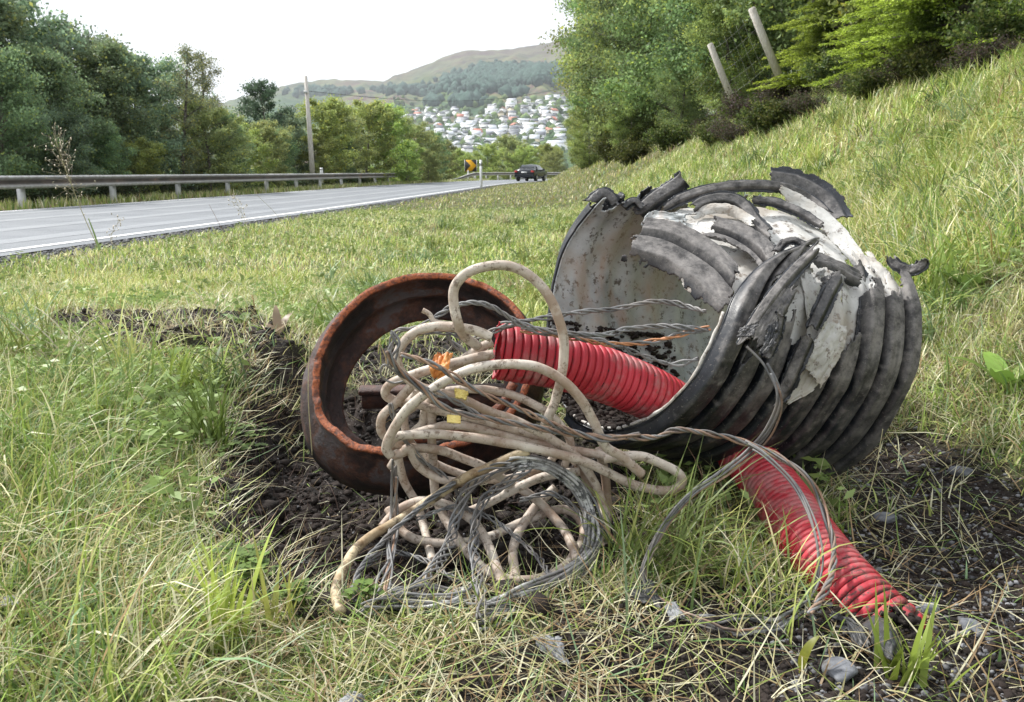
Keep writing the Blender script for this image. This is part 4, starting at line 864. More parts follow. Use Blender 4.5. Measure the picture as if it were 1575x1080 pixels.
# soil and litter lying inside
def sheet(name, rows, mat, thick=0.003, n=70, jagged=0.06, seed=0, corr=0, camp=0.01, wear_tone=0.5, nw=0.004, parent=None, off=None):
    rg = np.array([[P(*q) for q in r] for r in rows]); a = np.stack([interp_cr(r, n) for r in rg]); a = np.stack([interp_cr(a[:, j], n) for j in range(n)], 1)
    U = np.linspace(0, 1, n)[:, None].repeat(n, 1); W_ = np.linspace(0, 1, n)[None].repeat(n, 0)
    nn = np.cross(np.gradient(a, axis=0), np.gradient(a, axis=1)); nn /= np.linalg.norm(nn, axis=2)[..., None] + 1e-9
    nn *= -np.sign((nn * (a - CAM)).sum(2))[..., None]
    a = a + nn * (nw * (fbm(U * 6, W_ * 6, 3, seed) - 0.5) * 2)[..., None]
    cp_ = np.clip(np.abs(np.sin(np.pi * corr * U)) * 1.7, 0, 1) if corr else 0 * U
    if corr: a = a + nn * (camp * cp_ + 0.012 * np.clip(np.abs(2 * W_ - 1) - 0.7, 0, 1) * np.sin(7 * U + seed))[..., None]
    ed = np.minimum(np.minimum(U, 1 - U), np.minimum(W_, 1 - W_)); msk = ed > jagged * (fbm(U * 9, W_ * 9, 3, seed + 5) * 2 - 0.6) + jagged * 0.5 * (fbm(U * 31, W_ * 31, 2, seed + 6) - 0.4)
    return grid_masked(name, a, msk, mat, parent, off, thick, np.full((n, n), wear_tone) + (1.1 * (cp_ - 0.6) if corr else 0))
kw = dict(parent=pipe, off=poff)
# white liner folded over the top
sheet('liner_flap', [[(985, 335, 2.2), (1090, 318, 2.22), (1210, 330, 2.2), (1320, 388, 2.1)], [(1000, 350, 2.08), (1100, 345, 2.05), (1210, 370, 2.02), (1310, 415, 1.97)], [(1020, 390, 1.98), (1105, 400, 1.92), (1190, 410, 1.9), (1285, 442, 1.86)], [(1050, 450, 1.9), (1110, 470, 1.83), (1170, 460, 1.82), (1250, 480, 1.8)]], M['liner'], n=110, seed=3, nw=0.01, **kw)
sheet('liner_flap', [[(1300, 380, 1.98), (1345, 395, 1.95)], [(1330, 430, 1.9), (1372, 425, 1.9)], [(1362, 470, 1.84), (1376, 470, 1.84)]], M['liner'], seed=4, jagged=0.12, **kw)
sheet('liner_flap', [[(1225, 415, 1.76), (1290, 425, 1.78)], [(1240, 510, 1.685), (1300, 505, 1.70)], [(1205, 590, 1.66), (1262, 590, 1.67)], [(1190, 625, 1.66), (1215, 622, 1.66)]], M['liner'], seed=6, jagged=0.08, **kw)
sheet('liner_flap', [[(1268, 490, 1.665), (1302, 500, 1.67)], [(1245, 540, 1.65), (1300, 535, 1.66)], [(1232, 565, 1.65), (1262, 598, 1.655)]], M['liner'], seed=7, jagged=0.05, **kw)
# the upper lip of the far sheet folds inwards
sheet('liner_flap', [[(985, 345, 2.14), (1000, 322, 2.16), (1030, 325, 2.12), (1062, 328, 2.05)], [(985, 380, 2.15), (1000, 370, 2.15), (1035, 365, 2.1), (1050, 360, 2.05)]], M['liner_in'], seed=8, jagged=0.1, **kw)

def rib_strip(name, pts, w_, h_, wear_tone=0.6, seed=0, mat='pipe', taper=0.3, nrm=None, flange=True):
    p = interp_cr(np.array([P(*q) for q in pts]), 200); n = len(p); T = np.gradient(p, axis=0); T /= np.linalg.norm(T, axis=1)[:, None]
    Vv = CAM - p; Vv = Vv + np.array([0, 0, 1.2]) if nrm is None else np.broadcast_to(np.array(nrm, float), p.shape); S = np.cross(T, Vv); S /= np.linalg.norm(S, axis=1)[:, None]; N = np.cross(S, T)
    m_ = 45; uu = np.linspace(-1, 1, m_); U = np.linspace(0, 1, n)[:, None].repeat(m_, 1); K = uu[None].repeat(n, 0)
    prf_ = np.clip((0.6 - np.abs(K)) / 0.22, 0, 1) if flange else 0.3 * (1 - K ** 2)
    prf_ = prf_ + 0.1 * (1 - K ** 2)
    wv_ = w_ * (1 - taper * (np.abs(U - 0.5) * 2) ** 4) * (1.4 if w_ > 0.02 else 1.2)
    fine = (fbm(U * 26, K * 5, 3, seed + 2) - 0.5) * 0.0018
    A = p[:, None] + S[:, None] * (K * wv_)[..., None] + N[:, None] * (h_ * 0.95 * prf_ + (fbm(U * 4, K * 0.8, 2, seed) - 0.5) * 0.008 + 0.02 * np.abs(2 * U - 1) ** 7 + fine)[..., None]
    en_ = fbm(U * 11 + 3, K * 2.2 + 9, 2, seed + 9); e2 = fbm(U * 30 + 3, K * 6 + 9, 3, seed + 19)
    slant = 0.05 * np.sin(seed) * K
    msk = (np.minimum(U + slant, 1 - U + slant) > 0.02 + 0.16 * np.clip(en_ - 0.3, 0, 1) + 0.05 * (e2 - 0.3)) & (1 - np.abs(K) > 0.5 * np.clip(en_ - 0.38, 0, 1) + 0.25 * np.clip(e2 - 0.4, 0, 1))
    return grid_masked(name, A, msk, M[mat], pipe, poff, 0.003, np.full((n, m_), wear_tone - 0.05) + (prf_ - 0.7) * 1.1)
sheet('torn_shell_plate', [[(992, 350, 1.99), (1045, 356, 1.97), (1095, 386, 1.91), (1128, 425, 1.84)], [(975, 372, 1.92), (1030, 384, 1.9), (1085, 415, 1.84), (1128, 455, 1.77)], [(955, 402, 1.86), (1010, 418, 1.83), (1060, 452, 1.77), (1108, 508, 1.7)]], M['pipe'], n=150, jagged=0.07, seed=21, corr=2, camp=0.03, wear_tone=0.55, thick=0.004, **kw)
sheet('torn_shell_plate', [[(1098, 342, 2.02), (1140, 352, 1.99), (1180, 376, 1.94), (1203, 398, 1.88)], [(1075, 375, 1.96), (1120, 388, 1.93), (1160, 416, 1.87), (1180, 440, 1.8)]], M['pipe'], n=110, jagged=0.09, seed=24, corr=1.5, camp=0.026, wear_tone=0.5, thick=0.004, **kw)
sheet('torn_shell_plate', [[(1228, 388, 1.83), (1270, 398, 1.82), (1325, 425, 1.82)], [(1232, 408, 1.79), (1272, 420, 1.78), (1322, 447, 1.78)]], M['pipe'], n=80, jagged=0.12, seed=27, corr=1, camp=0.014, wear_tone=0.4, thick=0.004, **kw)
sheet('torn_shell_plate', [[(1145, 520, 1.59), (1170, 478, 1.61), (1205, 440, 1.66)], [(1168, 545, 1.58), (1198, 500, 1.6), (1228, 450, 1.65)]], M['pipe'], n=80, jagged=0.12, seed=29, corr=1, camp=0.014, wear_tone=0.5, thick=0.004, **kw)
ST = [([(1010, 330, 2.15), (1050, 306, 2.17), (1100, 291, 2.17), (1150, 286, 2.18), (1205, 290, 2.2), (1250, 312, 2.19), (1300, 360, 2.1)], 0.016, 0.012, 0.7),
      ([(1175, 276, 2.3), (1225, 284, 2.3), (1268, 310, 2.27), (1295, 350, 2.2)], 0.034, 0.01, 0.2), ([(978, 335, 2.24), (1010, 308, 2.22), (1040, 288, 2.2), (1058, 272, 2.19)], 0.024, 0.02, 0.25), ([(905, 318, 2.2), (925, 300, 2.2), (938, 306, 2.2), (945, 318, 2.2)], 0.02, 0.012, 0.0),
      ([(958, 322, 2.2), (975, 310, 2.2), (988, 322, 2.2)], 0.012, 0.008, 0.0), ([(1060, 330, 2.1), (1085, 310, 2.11), (1120, 306, 2.12), (1145, 318, 2.1), (1165, 345, 2.05), (1205, 385, 1.95)], 0.02, 0.01, 0.4), ([(1150, 310, 2.15), (1190, 312, 2.15), (1235, 330, 2.1), (1270, 355, 2.05)], 0.013, 0.01, 0.3),
      ([(1366, 396, 1.9), (1380, 410, 1.88), (1400, 416, 1.87), (1416, 410, 1.86), (1421, 396, 1.86)], 0.014, 0.004, 0.55), ([(1290, 428, 1.735), (1276, 450, 1.69), (1262, 480, 1.67), (1248, 512, 1.66)], 0.016, 0.012, 0.2), ([(1246, 515, 1.65), (1232, 545, 1.64), (1215, 585, 1.64), (1200, 615, 1.65)], 0.016, 0.014, 0.6),
      ([(1140, 540, 1.59), (1160, 500, 1.6), (1185, 462, 1.62), (1225, 415, 1.7), (1262, 382, 1.76)], 0.014, 0.014, 0.75),
      ([(1178, 555, 1.585), (1192, 520, 1.59), (1202, 480, 1.6)], 0.012, 0.006, 0.4), ([(1190, 395, 1.83), (1205, 375, 1.84), (1225, 372, 1.84), (1240, 385, 1.83)], 0.01, 0.008, 0.5), ([(1315, 405, 1.9), (1322, 440, 1.86), (1315, 480, 1.83), (1305, 520, 1.81)], 0.02, 0.016, 0.35)]
ia, ib = int(5.2 / 12 * NT), int(9.6 / 12 * NT); ed_ = resample(Fp[ia:ib], 0.004)[0]; ed_ = ed_ + (cF - ed_) * 0.02 + np.stack([vnoise(np.arange(len(ed_)) / 6, np.full(len(ed_), j * 3.0), 5) - 0.5 for j in range(3)], 1) * 0.003
v, f, _ = sweep(ed_, 0.0028 + 0.0016 * vnoise(np.arange(len(ed_)) / 4, np.zeros(len(ed_)), 7), 7); mesh_np('liner_edge', v - poff, f, M['liner'], pipe, smooth=True)
rib_strip('liner_strip', [(1195, 297, 2.19), (1245, 322, 2.15), (1295, 368, 2.08), (1345, 432, 1.96)], 0.02, 0.012, 0.5, 5, mat='liner', flange=False)
rib_strip('liner_strip', [(1060, 338, 2.08), (1095, 322, 2.09), (1130, 326, 2.08), (1165, 350, 2.03)], 0.012, 0.01, 0.5, 8, mat='liner', flange=False)
sheet('torn_flap', [[(1180, 500, 1.575), (1196, 484, 1.57)], [(1172, 532, 1.565), (1200, 512, 1.56)], [(1160, 552, 1.56), (1188, 540, 1.555)]], M['pipe'], n=60, seed=33, jagged=0.14, wear_tone=0.15, thick=0.003, **kw)
sheet('torn_flap', [[(1136, 505, 1.575), (1170, 492, 1.565)], [(1132, 520, 1.565), (1160, 518, 1.55)]], M['pipe'], n=60, seed=35, jagged=0.1, wear_tone=0.45, thick=0.003, **kw)
sheet('torn_flap', [[(1262, 428, 1.76), (1290, 415, 1.75)], [(1262, 450, 1.73), (1284, 446, 1.71)]], M['pipe'], n=60, seed=37, jagged=0.14, wear_tone=0.4, thick=0.003, **kw)
for i, (pts_, w_, h_, wv_) in enumerate(ST): rib_strip('torn_strip', pts_, w_, h_, wv_, i * 7 + 3)

n = 5000; si = (rng.random(n) * 0.55 * NS).astype(int); ti_ = np.clip(rng.normal(5.0, 0.85, n), 3.2, 6.6); tj = (ti_ / 12 * NT).astype(int)
pp = Ln[si, tj] - Nn[si, tj] * 0.004; sz_ = 0.002 + 0.011 * rng.random(n) ** 3
o = scatter_lumps('pipe_soil', pp, sz_, 0.7, M['clod'], np.ones((n, 3)), 0.3); tag(o, 'dark soil and litter lying inside the mouth of the black pipe', 'soil', kind='stuff')

# ------------------------------------------------------------------ red conduits
def conduit(name, pts, r, label, pitch=0.0165, ragged=True, mud=0.0):
    p = interp_cr(np.array([P(*q) for q in pts]), 800); p, u = resample(p, 0.0014); q = u / pitch; fr_ = q - np.floor(q)
    rr_ = r * (1 - 0.17 * (1 - sstep(0.03, 0.2, fr_)) - 0.17 * sstep(0.7, 0.9, fr_)); k = 64
    V, F, (N, B, T) = sweep(p, rr_, k, cap=False); V = V.reshape(len(p), k, 3)
    if ragged:
        a = np.linspace(0, 6.283, k, endpoint=False); cut = 0.012 * (vnoise(a * 1.6, a * 0, 3)) + 0.004 * vnoise(a * 6, a * 0, 8)
        msk = (u[:, None] > cut[None]) & (u[:, None] < u[-1] - cut[None, ::-1])
    else: msk = np.ones((len(p), k), bool)
    o = grid_masked(name, V, msk, M['red'], None, np.zeros(3), 0.002, wrap=True, wear_tone=np.repeat((0.2 * (1 - sstep(0.03, 0.2, fr_)) + 0.2 * sstep(0.7, 0.9, fr_) + mud * sstep(0.55, 1.0, u / u[-1]))[:, None], k, 1)); o.modifiers['s'].offset = -1; tag(o, label, 'conduit'); return o
conduit('ribbed_conduit', [(757, 538, 1.69), (800, 545, 1.7), (860, 556, 1.72), (930, 577, 1.76), (1000, 606, 1.8), (1060, 640, 1.86), (1110, 670, 1.92)], 0.057, 'red ribbed conduit stub lying through the open mouth of the black pipe')
c2 = [(1068, 640, 1.98), (1112, 672, 1.9), (1157, 712, 1.78), (1197, 762, 1.66), (1238, 822, 1.53), (1283, 882, 1.41), (1334, 938, 1.325), (1374, 976, 1.285), (1400, 1010, 1.28)]
conduit('ribbed_conduit', c2, 0.056, 'dirty red ribbed conduit running from under the black pipe down to the lower right', pitch=0.0132, mud=0.13)

# ------------------------------------------------------------------ cables
def dep(y): return np.interp(y, [400, 560, 640, 700, 760, 800, 840, 880, 920, 960], [1.62, 1.62, 1.64, 1.66, 1.68, 1.66, 1.58, 1.47, 1.38, 1.30])
def lay(pts, off):
    q = [(p[0], p[1], dep(p[1]) + off + (p[2] if len(p) > 2 else 0)) for p in pts]; c = interp_cr(np.array([P(*a) for a in q]), 500); return resample(c, 0.004)[0]
def keep_up(c, r):
    z = gz(c[:, 0], c[:, 1]) + r * 0.75; c = c.copy(); c[:, 2] = np.maximum(c[:, 2], z); return c
def cable(pts, off, label, r=0.0093, mat='beige', seed=0):
    c = keep_up(lay(pts, off), r); c += np.stack([vnoise(np.arange(len(c)) / 32, seed * 9 + j + np.zeros(len(c)), seed) - 0.5 for j in range(3)], 1) * 0.008 + np.stack([vnoise(np.arange(len(c)) / 5, seed * 9 + j + np.zeros(len(c)), seed + 50) - 0.5 for j in range(3)], 1) * 0.0009
    v, f, _ = sweep(c, r * (1 + 0.05 * (vnoise(np.arange(len(c)) / 9, np.zeros(len(c)), seed) - 0.5)), 14); o = mesh_np('beige_cable', v, f, M[mat], smooth=True); tag(o, label, 'cable', 'beige cables in the tangle'); return o
cable([(738, 535, .06), (716, 519, .04), (704, 499), (696, 463), (702, 438), (727, 416), (766, 406), (802, 413), (835, 438), (854, 469), (868, 513), (869, 561), (860, 608), (846, 644), (835, 668, .04)], -0.06, 'beige cable forming the tallest free standing loop above the tangle', seed=1)
cable([(602, 700), (594, 687), (605, 663), (629, 630), (666, 599), (699, 577), (738, 563), (782, 559), (827, 565), (866, 586), (893, 613), (913, 647), (930, 685), (954, 701), (988, 730)], -0.09, 'beige cable arching in front of the red conduit stub', seed=2)
cable([(757, 516), (727, 506), (693, 504), (654, 508), (627, 524), (613, 547), (618, 569), (638, 586), (663, 600), (699, 611), (750, 634), (800, 653), (851, 680), (886, 704), (910, 738), (927, 779), (933, 830)], -0.035, 'beige cable leaving the conduit mouth, looping left and dropping right', seed=3)
cable([(757, 547), (716, 554), (671, 563), (629, 577), (602, 591), (596, 608), (616, 619), (641, 622), (671, 631), (727, 644), (782, 658), (832, 674), (869, 697), (896, 725), (912, 760)], 0.0, 'beige cable bent back in a tight hairpin at the left of the tangle', seed=4)
cable([(757, 527), (727, 544), (699, 566), (680, 590), (655, 625), (650, 650), (632, 668), (600, 720, .02)], 0.02, 'beige cable dropping steeply left from the conduit mouth', seed=5)
cable([(640, 585), (607, 624), (591, 641), (588, 661), (596, 674), (622, 687), (670, 690), (711, 704), (745, 718), (785, 743), (823, 766), (853, 796), (876, 827), (891, 865)], -0.01, 'bluish beige cable sagging across the middle to the lower ring', seed=6)
cable([(594, 690, -.02), (611, 674), (663, 670), (731, 675), (800, 687), (869, 704), (920, 721), (971, 742), (1023, 755), (1045, 749), (1048, 735), (1030, 721), (989, 704), (961, 704), (930, 708)], -0.065, 'long straight beige cable ending in a flat loop toward the right', seed=7)
cable([(601, 704), (618, 697), (627, 690), (644, 716), (678, 735), (716, 743), (750, 738), (790, 715)], -0.03, 'short beige cable curve hanging below the left hairpin', seed=8)
cable([(663, 625), (663, 693), (667, 739), (674, 770), (693, 808), (716, 846), (747, 880), (785, 895), (823, 893), (861, 876), (884, 853), (899, 823), (888, 796), (861, 785), (823, 796), (785, 811), (747, 827), (701, 834), (651, 830), (621, 815), (600, 780)], 0.01, 'beige cable lying as a wide flat ring on the soil', seed=9)
cable([(716, 789), (754, 773), (804, 750), (846, 731), (890, 722)], -0.02, 'short beige cable slanting under the charred wire bundle', seed=10)
cable([(816, 695), (766, 712), (716, 731), (670, 762), (613, 800), (556, 838), (530, 872), (518, 907), (526, 941)], -0.06, 'scorched yellowish cable sweeping down to the lower left', mat='scorched', r=0.0095, seed=11)
cable([(587, 811), (613, 785), (651, 770), (690, 777), (728, 804), (754, 846), (770, 884), (783, 922)], -0.03, 'beige cable hump descending to the bottom of the hole', seed=12)
cable([(853, 750), (823, 781), (800, 819), (789, 853), (792, 890)], 0.0, 'short whitish cable curving down inside the flat ring', r=0.0095, seed=13)
cable([(922, 690), (930, 735), (933, 792), (930, 850)], 0.02, 'beige cable hanging straight down at the right of the tangle', r=0.0095, seed=14)
cable([(612, 690), (621, 739), (640, 775), (655, 815), (668, 860)], 0.03, 'dull beige cable hanging behind the grey wire bundle', r=0.009, seed=15)
cable([(663, 870), (655, 885), (640, 905)], -0.02, 'short brownish cable stub at the bottom left of the tangle', r=0.008, mat='scorched', seed=16)
cable([(652, 474), (662, 480), (672, 492), (700, 497)], -0.02, 'pale broken cable stub poking up inside the iron frame', r=0.005, seed=17)

cable([(600, 690), (640, 668), (700, 655), (770, 668), (850, 690), (920, 700), (975, 715)], -0.01, 'beige cable running under the long straight one toward the right loop', seed=18)
cable([(610, 640), (660, 610), (720, 600), (790, 610), (850, 640), (880, 680), (870, 720)], 0.03, 'dull beige cable curling through the back of the tangle', r=0.0085, seed=19)
cable([(640, 600), (622, 640), (640, 690), (690, 725), (760, 740), (830, 720), (860, 690)], 0.04, 'dull beige cable bowed low at the back of the tangle', r=0.0085, seed=20)
def twisted(pts, off, label, n=3, r=0.0023, tw=0.0034, pitch=0.085, mats=('wire',), seed=0, name='twisted_wire', use_dep=True, wob=0.004, loose=0.0):
    c = lay(pts, off) if use_dep else resample(interp_cr(np.array([P(*a) for a in pts]), 500), 0.004)[0]
    c = keep_up(c, tw + r); m_ = len(c); s = np.arange(m_) * 0.004; rg = np.random.default_rng(seed)
    T = np.gradient(c, axis=0); T /= np.linalg.norm(T, axis=1)[:, None]; _, _, (N, B, T2) = sweep(c, 0.001, 4)
    parts = []; mi = []; 
    for k in range(n):
        ph_ = 2 * math.pi * (s / pitch * (0.85 + 0.3 * vnoise(s * 3, np.zeros(m_), seed)) + k / n); am = tw * (1 + loose * (vnoise(s * 9, np.full(m_, k * 3.3), seed) * 2))
        q = c + N * (np.cos(ph_) * am)[:, None] + B * (np.sin(ph_) * am)[:, None] + np.stack([vnoise(s * 18, np.full(m_, k * 7.1 + j), seed) - 0.5 for j in range(3)], 1) * wob
        if loose >= 0.5:
            fr1 = rg.uniform(2.5, 6); env = 1 + 0.5 * sstep(0.82, 1.0, s / s[-1]) + 0.3 * (1 - sstep(0, 0.15, s / s[-1]))
            h1 = vnoise(s * fr1, np.full(m_, k * 5.3), seed) * 2 - 1 + 0.5 * (vnoise(s * 11, np.full(m_, k * 2.7), seed + 1) - 0.5); h2 = vnoise(s * fr1, np.full(m_, k * 9.1 + 40), seed) * 2 - 1 + 0.5 * (vnoise(s * 13, np.full(m_, k * 4.7), seed + 1) - 0.5)
            q = c + (N * h1[:, None] + B * h2[:, None]) * (tw * 1.35 * env)[:, None]
            i0 = int(rg.integers(0, max(1, m_ // 9))); i1 = m_ - int(rg.integers(0, max(1, m_ // 9))); q = keep_up(q[i0:i1], r)
        v, f, _ = sweep(q, r * rg.uniform(0.85, 1.15), 7); parts.append((v, f)); mi += [k % len(mats)] * len(f)
    v, f = merge(parts); o = mesh_np(name, v, f, None, smooth=True, mats=[M[x] for x in mats], midx=mi); tag(o, label, 'wire', 'twisted wires in the tangle'); return o
twisted([(600, 560), (600, 536), (610, 511), (629, 506), (654, 499), (677, 483), (696, 472), (724, 465), (754, 470), (782, 487), (802, 499), (838, 508), (879, 513), (930, 515, .02), (965, 507, .05), (1007, 502, .08), (1048, 504, .06), (1090, 508, .05)], -0.02, 'grey twisted wire running behind the tall loop into the black pipe', seed=1)
twisted([(770, 500), (804, 494), (852, 486, .02), (896, 479, .06), (951, 474, .1), (1001, 464, .1), (1040, 467, .1), (1085, 480, .05)], 0.0, 'uppermost grey twisted wire crossing the dirty pipe liner', n=3, seed=2)
twisted([(800, 508), (868, 518, .0), (932, 529, .04), (971, 529, .06), (1012, 524, .06), (1062, 510, .04), (1092, 505, .03)], 0.0, 'copper coloured twisted wire crossing above the red conduit stub', mats=('wire_copper', 'wire_copper', 'wire'), seed=3)
twisted([(830, 505), (912, 522, .03), (951, 532, .05), (996, 549, .06), (1034, 560, .06), (1075, 552, .04)], 0.02, 'thin grey wire sagging just above the red conduit stub', n=2, r=0.0022, seed=4)
twisted([(596, 541), (616, 572), (652, 599), (679, 624), (716, 638), (768, 647), (824, 658), (879, 668), (935, 671), (1006, 672), (1040, 661), (1095, 668), (1139, 679, -.0), (1188, 697, -.03), (1237, 730, -.08), (1261, 770, -.1), (1278, 819, -.1), (1282, 868, -.06), (1270, 909, -.02), (1245, 945)], -0.115, 'long brown and grey twisted wire crossing the tangle and draping over the lower red conduit', n=4, mats=('wire_brown', 'wire', 'wire_brown', 'wire'), seed=5)
twisted([(616, 547), (643, 552), (677, 566), (710, 588), (749, 608), (796, 627), (838, 647), (874, 661), (930, 676), (985, 668)], -0.12, 'brown twisted wire lying over the beige cables in the middle', n=3, mats=('wire', 'wire_brown', 'wire_brown'), seed=6)
twisted([(1147, 529, 1.56), (1180, 563, 1.54), (1200, 611, 1.52), (1185, 659, 1.54), (1156, 693, 1.55), (1108, 730, 1.52), (1062, 762, 1.48), (1021, 811, 1.45), (997, 860, 1.42), (993, 893, 1.38), (1013, 925, 1.34), (1058, 966, 1.28), (1103, 986, 1.25), (1155, 990, 1.24), (1204, 968, 1.27), (1245, 935, 1.33)], 0, 'grey twisted wire hanging off the black pipe and looping down left over the grass', n=5, mats=('wire', 'wire', 'wire', 'wire_brown'), tw=0.007, seed=7, use_dep=False, pitch=0.13, loose=0.5)
twisted([(1139, 679, 1.54), (1175, 700, 1.5), (1222, 745, 1.46), (1250, 800, 1.4), (1262, 860, 1.35), (1250, 910, 1.32), (1215, 950, 1.29)], 0, 'second grey wire draped over the lower red conduit', n=3, seed=8, use_dep=False, pitch=0.12, loose=0.6)
twisted([(606, 700), (607, 754), (603, 800), (599, 853), (592, 899), (589, 937)], -0.05, 'grey wire bundle hanging straight down at the left of the tangle', n=7, tw=0.01, mats=('wire', 'wire', 'wire_brown'), seed=9, loose=0.5, pitch=0.3)
twisted([(545, 925), (549, 888), (571, 853), (606, 815), (659, 770), (700, 742)], -0.075, 'dark wire following the scorched cable to the lower left', n=3, seed=10)
twisted([(560, 940), (625, 914), (663, 884), (690, 838), (701, 800), (716, 758), (747, 728), (790, 712)], -0.075, 'grey twisted wire curving from the charred ring down to the left', n=5, tw=0.007, seed=11, loose=0.4, pitch=0.16)
twisted([(743, 950), (739, 907), (730, 853), (731, 804), (747, 766), (777, 743), (815, 720)], -0.085, 'grey twisted wire hanging down the middle of the tangle', n=4, tw=0.006, seed=12, loose=0.4, pitch=0.16)
twisted([(700, 500), (690, 520), (720, 545), (750, 555), (700, 570)], 0.05, 'dark wire crumpled inside the iron frame', n=2, seed=13)
twisted([(618, 575), (592, 560), (588, 580), (605, 592), (625, 585)], -0.02, 'small pale wire curl at the left of the tangle', n=1, r=0.002, seed=14)
twisted([(600, 510), (612, 530), (604, 560), (630, 585), (690, 612), (740, 640)], -0.1, 'grey wire tracing the left loop of the tangle', n=2, seed=15)
twisted([(640, 510), (690, 512), (720, 522), (745, 515), (770, 505), (800, 498)], 0.03, 'dark twisted wire behind the conduit mouth', n=3, seed=16)
o = twisted([(770, 722), (800, 712), (835, 714), (865, 730), (892, 756), (910, 792), (914, 830), (904, 862), (872, 886), (830, 905), (785, 928), (747, 950), (716, 952)], -0.06, 'thick charred ash grey bundle of wires curling round the flat ring', n=28, r=0.0028, tw=0.012, pitch=0.9, mats=('ash', 'wire', 'ash', 'ash'), seed=17, loose=0.6, name='wire_bundle', wob=0.008)
o = twisted([(530, 925), (560, 925), (600, 918), (640, 912), (680, 915), (715, 930), (700, 950), (640, 950), (590, 945)], -0.01, 'flat fan of grey wires lying along the front of the hole', n=14, r=0.0026, tw=0.016, pitch=0.7, mats=('wire', 'wire', 'ash'), seed=18, loose=0.8, name='wire_bundle', wob=0.01)
twisted([(600, 945), (660, 925), (720, 922), (742, 930)], -0.02, 'grey wires ending between the flat fan and the charred bundle', n=8, r=0.0026, tw=0.013, pitch=0.6, seed=19, loose=0.8, name='wire_bundle')
twisted([(1054, 960), (1090, 978), (1150, 992), (1200, 970), (1240, 940)], -0.03, 'dark wires trailing in the grass left of the red conduit end', n=4, tw=0.01, seed=20, loose=0.8)
for i, (pp_, lab_) in enumerate([
                    ([(640, 800), (700, 780), (760, 800), (820, 850), (850, 890)], 'dark wire lying across the inside of the flat ring'), ([(600, 620), (612, 660), (640, 700), (690, 740), (720, 790), (735, 840)], 'grey wire slung below the left hairpin'),
                    ([(560, 870), (600, 850), (650, 860), (700, 890), (760, 905)], 'grey wire crossing the soil at the bottom left of the ring'), ([(800, 770), (850, 760), (890, 790), (905, 840), (880, 880)], 'grey wire inside the charred bundle curve')]):
    twisted(pp_, -0.05 + 0.02 * (i % 3), lab_, n=3, r=0.002, seed=60 + i)
# small tags
def scrap(name, rows, mat, label, cat='plastic scrap', seed=0, thick=0.002, nw=0.003, jag=0.08):
    o = sheet(name, rows, M[mat], thick=thick, n=40, seed=seed, nw=nw, jagged=jag, parent=None, off=np.zeros(3)); tag(o, label, cat); return o
scrap('cable_tag', [[(687, 638, 1.52), (709, 640, 1.52)], [(687, 650, 1.51), (709, 652, 1.51)]], 'yellow_tag', 'small yellow tag under the crossing cables', 'tag', 1, 0.004, 0.001, 0.02)
scrap('cable_tag', [[(698, 596, 1.53), (722, 602, 1.53)], [(700, 612, 1.52), (718, 616, 1.52)]], 'yellow_tag', 'yellow brown tag caught higher in the crossing cables', 'tag', 2, 0.004, 0.003, 0.1)
scrap('orange_scrap', [[(672, 540, 1.62), (698, 545, 1.62)], [(660, 562, 1.6), (690, 568, 1.58)], [(668, 585, 1.6), (682, 582, 1.6)]], 'orange_plastic', 'orange plastic scrap inside the tangle in the iron frame', seed=3, nw=0.008)
def gscrap(name, pxs, lift, mat, label, seed):
    rows = []
    for r in pxs:
        rr_ = []
        for (px, py, l) in r:
            p = G(px, py); rr_.append((px, py, p[1] - l))
        rows.append(rr_)
    return scrap(name, rows, mat, label, seed=seed, thick=0.003, nw=0.005, jag=0.1)
gscrap('plastic_scrap', [[(1270, 945, .02), (1300, 960, .03), (1310, 990, .03)], [(1285, 940, .03), (1325, 965, .05), (1345, 1005, .04)]], 0, 'rag', 'narrow black plastic shard at the end of the lower red conduit', 11)
gscrap('plastic_scrap', [[(1322, 960, .02), (1335, 975, .05), (1345, 1010, .03)], [(1345, 945, .05), (1368, 975, .08), (1375, 1020, .04)], [(1368, 955, .03), (1385, 985, .04), (1390, 1015, .01)]], 0, 'rag', 'curved black plastic shard lying against the end of the lower red conduit', 12)
gscrap('plastic_scrap', [[(960, 905, .01), (1000, 890, .04), (1015, 930, .02)], [(965, 925, .01), (1000, 935, .02), (1020, 950, .01)]], 0, 'rag', 'flat black plastic scrap on the soil below the hanging wire', 13)
gscrap('plastic_scrap', [[(1020, 930, .02), (1040, 925, .03)], [(1030, 958, .01), (1055, 950, .03)]], 0, 'greyrag', 'small grey folded scrap at the foot of the hanging wire', 14)
gscrap('plastic_scrap', [[(812, 975, .01), (870, 978, .03)], [(830, 1000, .02), (868, 1000, .02)], [(855, 1010, .0), (880, 1030, .01)]], 0, 'greyrag', 'crumpled grey scrap lying below the charred bundle', 15)
gscrap('plastic_scrap', [[(508, 1088, .02), (540, 1060, .03)], [(530, 1092, .03), (556, 1066, .03)], [(560, 1092, .01), (558, 1070, .01)]], 0, 'greyrag', 'pointed slate grey scrap at the bottom edge left of centre', 16)
gscrap('plastic_scrap', [[(0, 915, .05), (30, 918, .05)], [(0, 932, .06), (30, 935, .05)]], 0, 'greyrag', 'pale scrap hidden in the long grass at the left edge', 17)
gscrap('plastic_scrap', [[(565, 905, .05), (600, 895, .06)], [(570, 925, .04), (625, 905, .06)]], 0, 'rag', 'dark leaf like scrap at the foot of the hanging wires', 18)

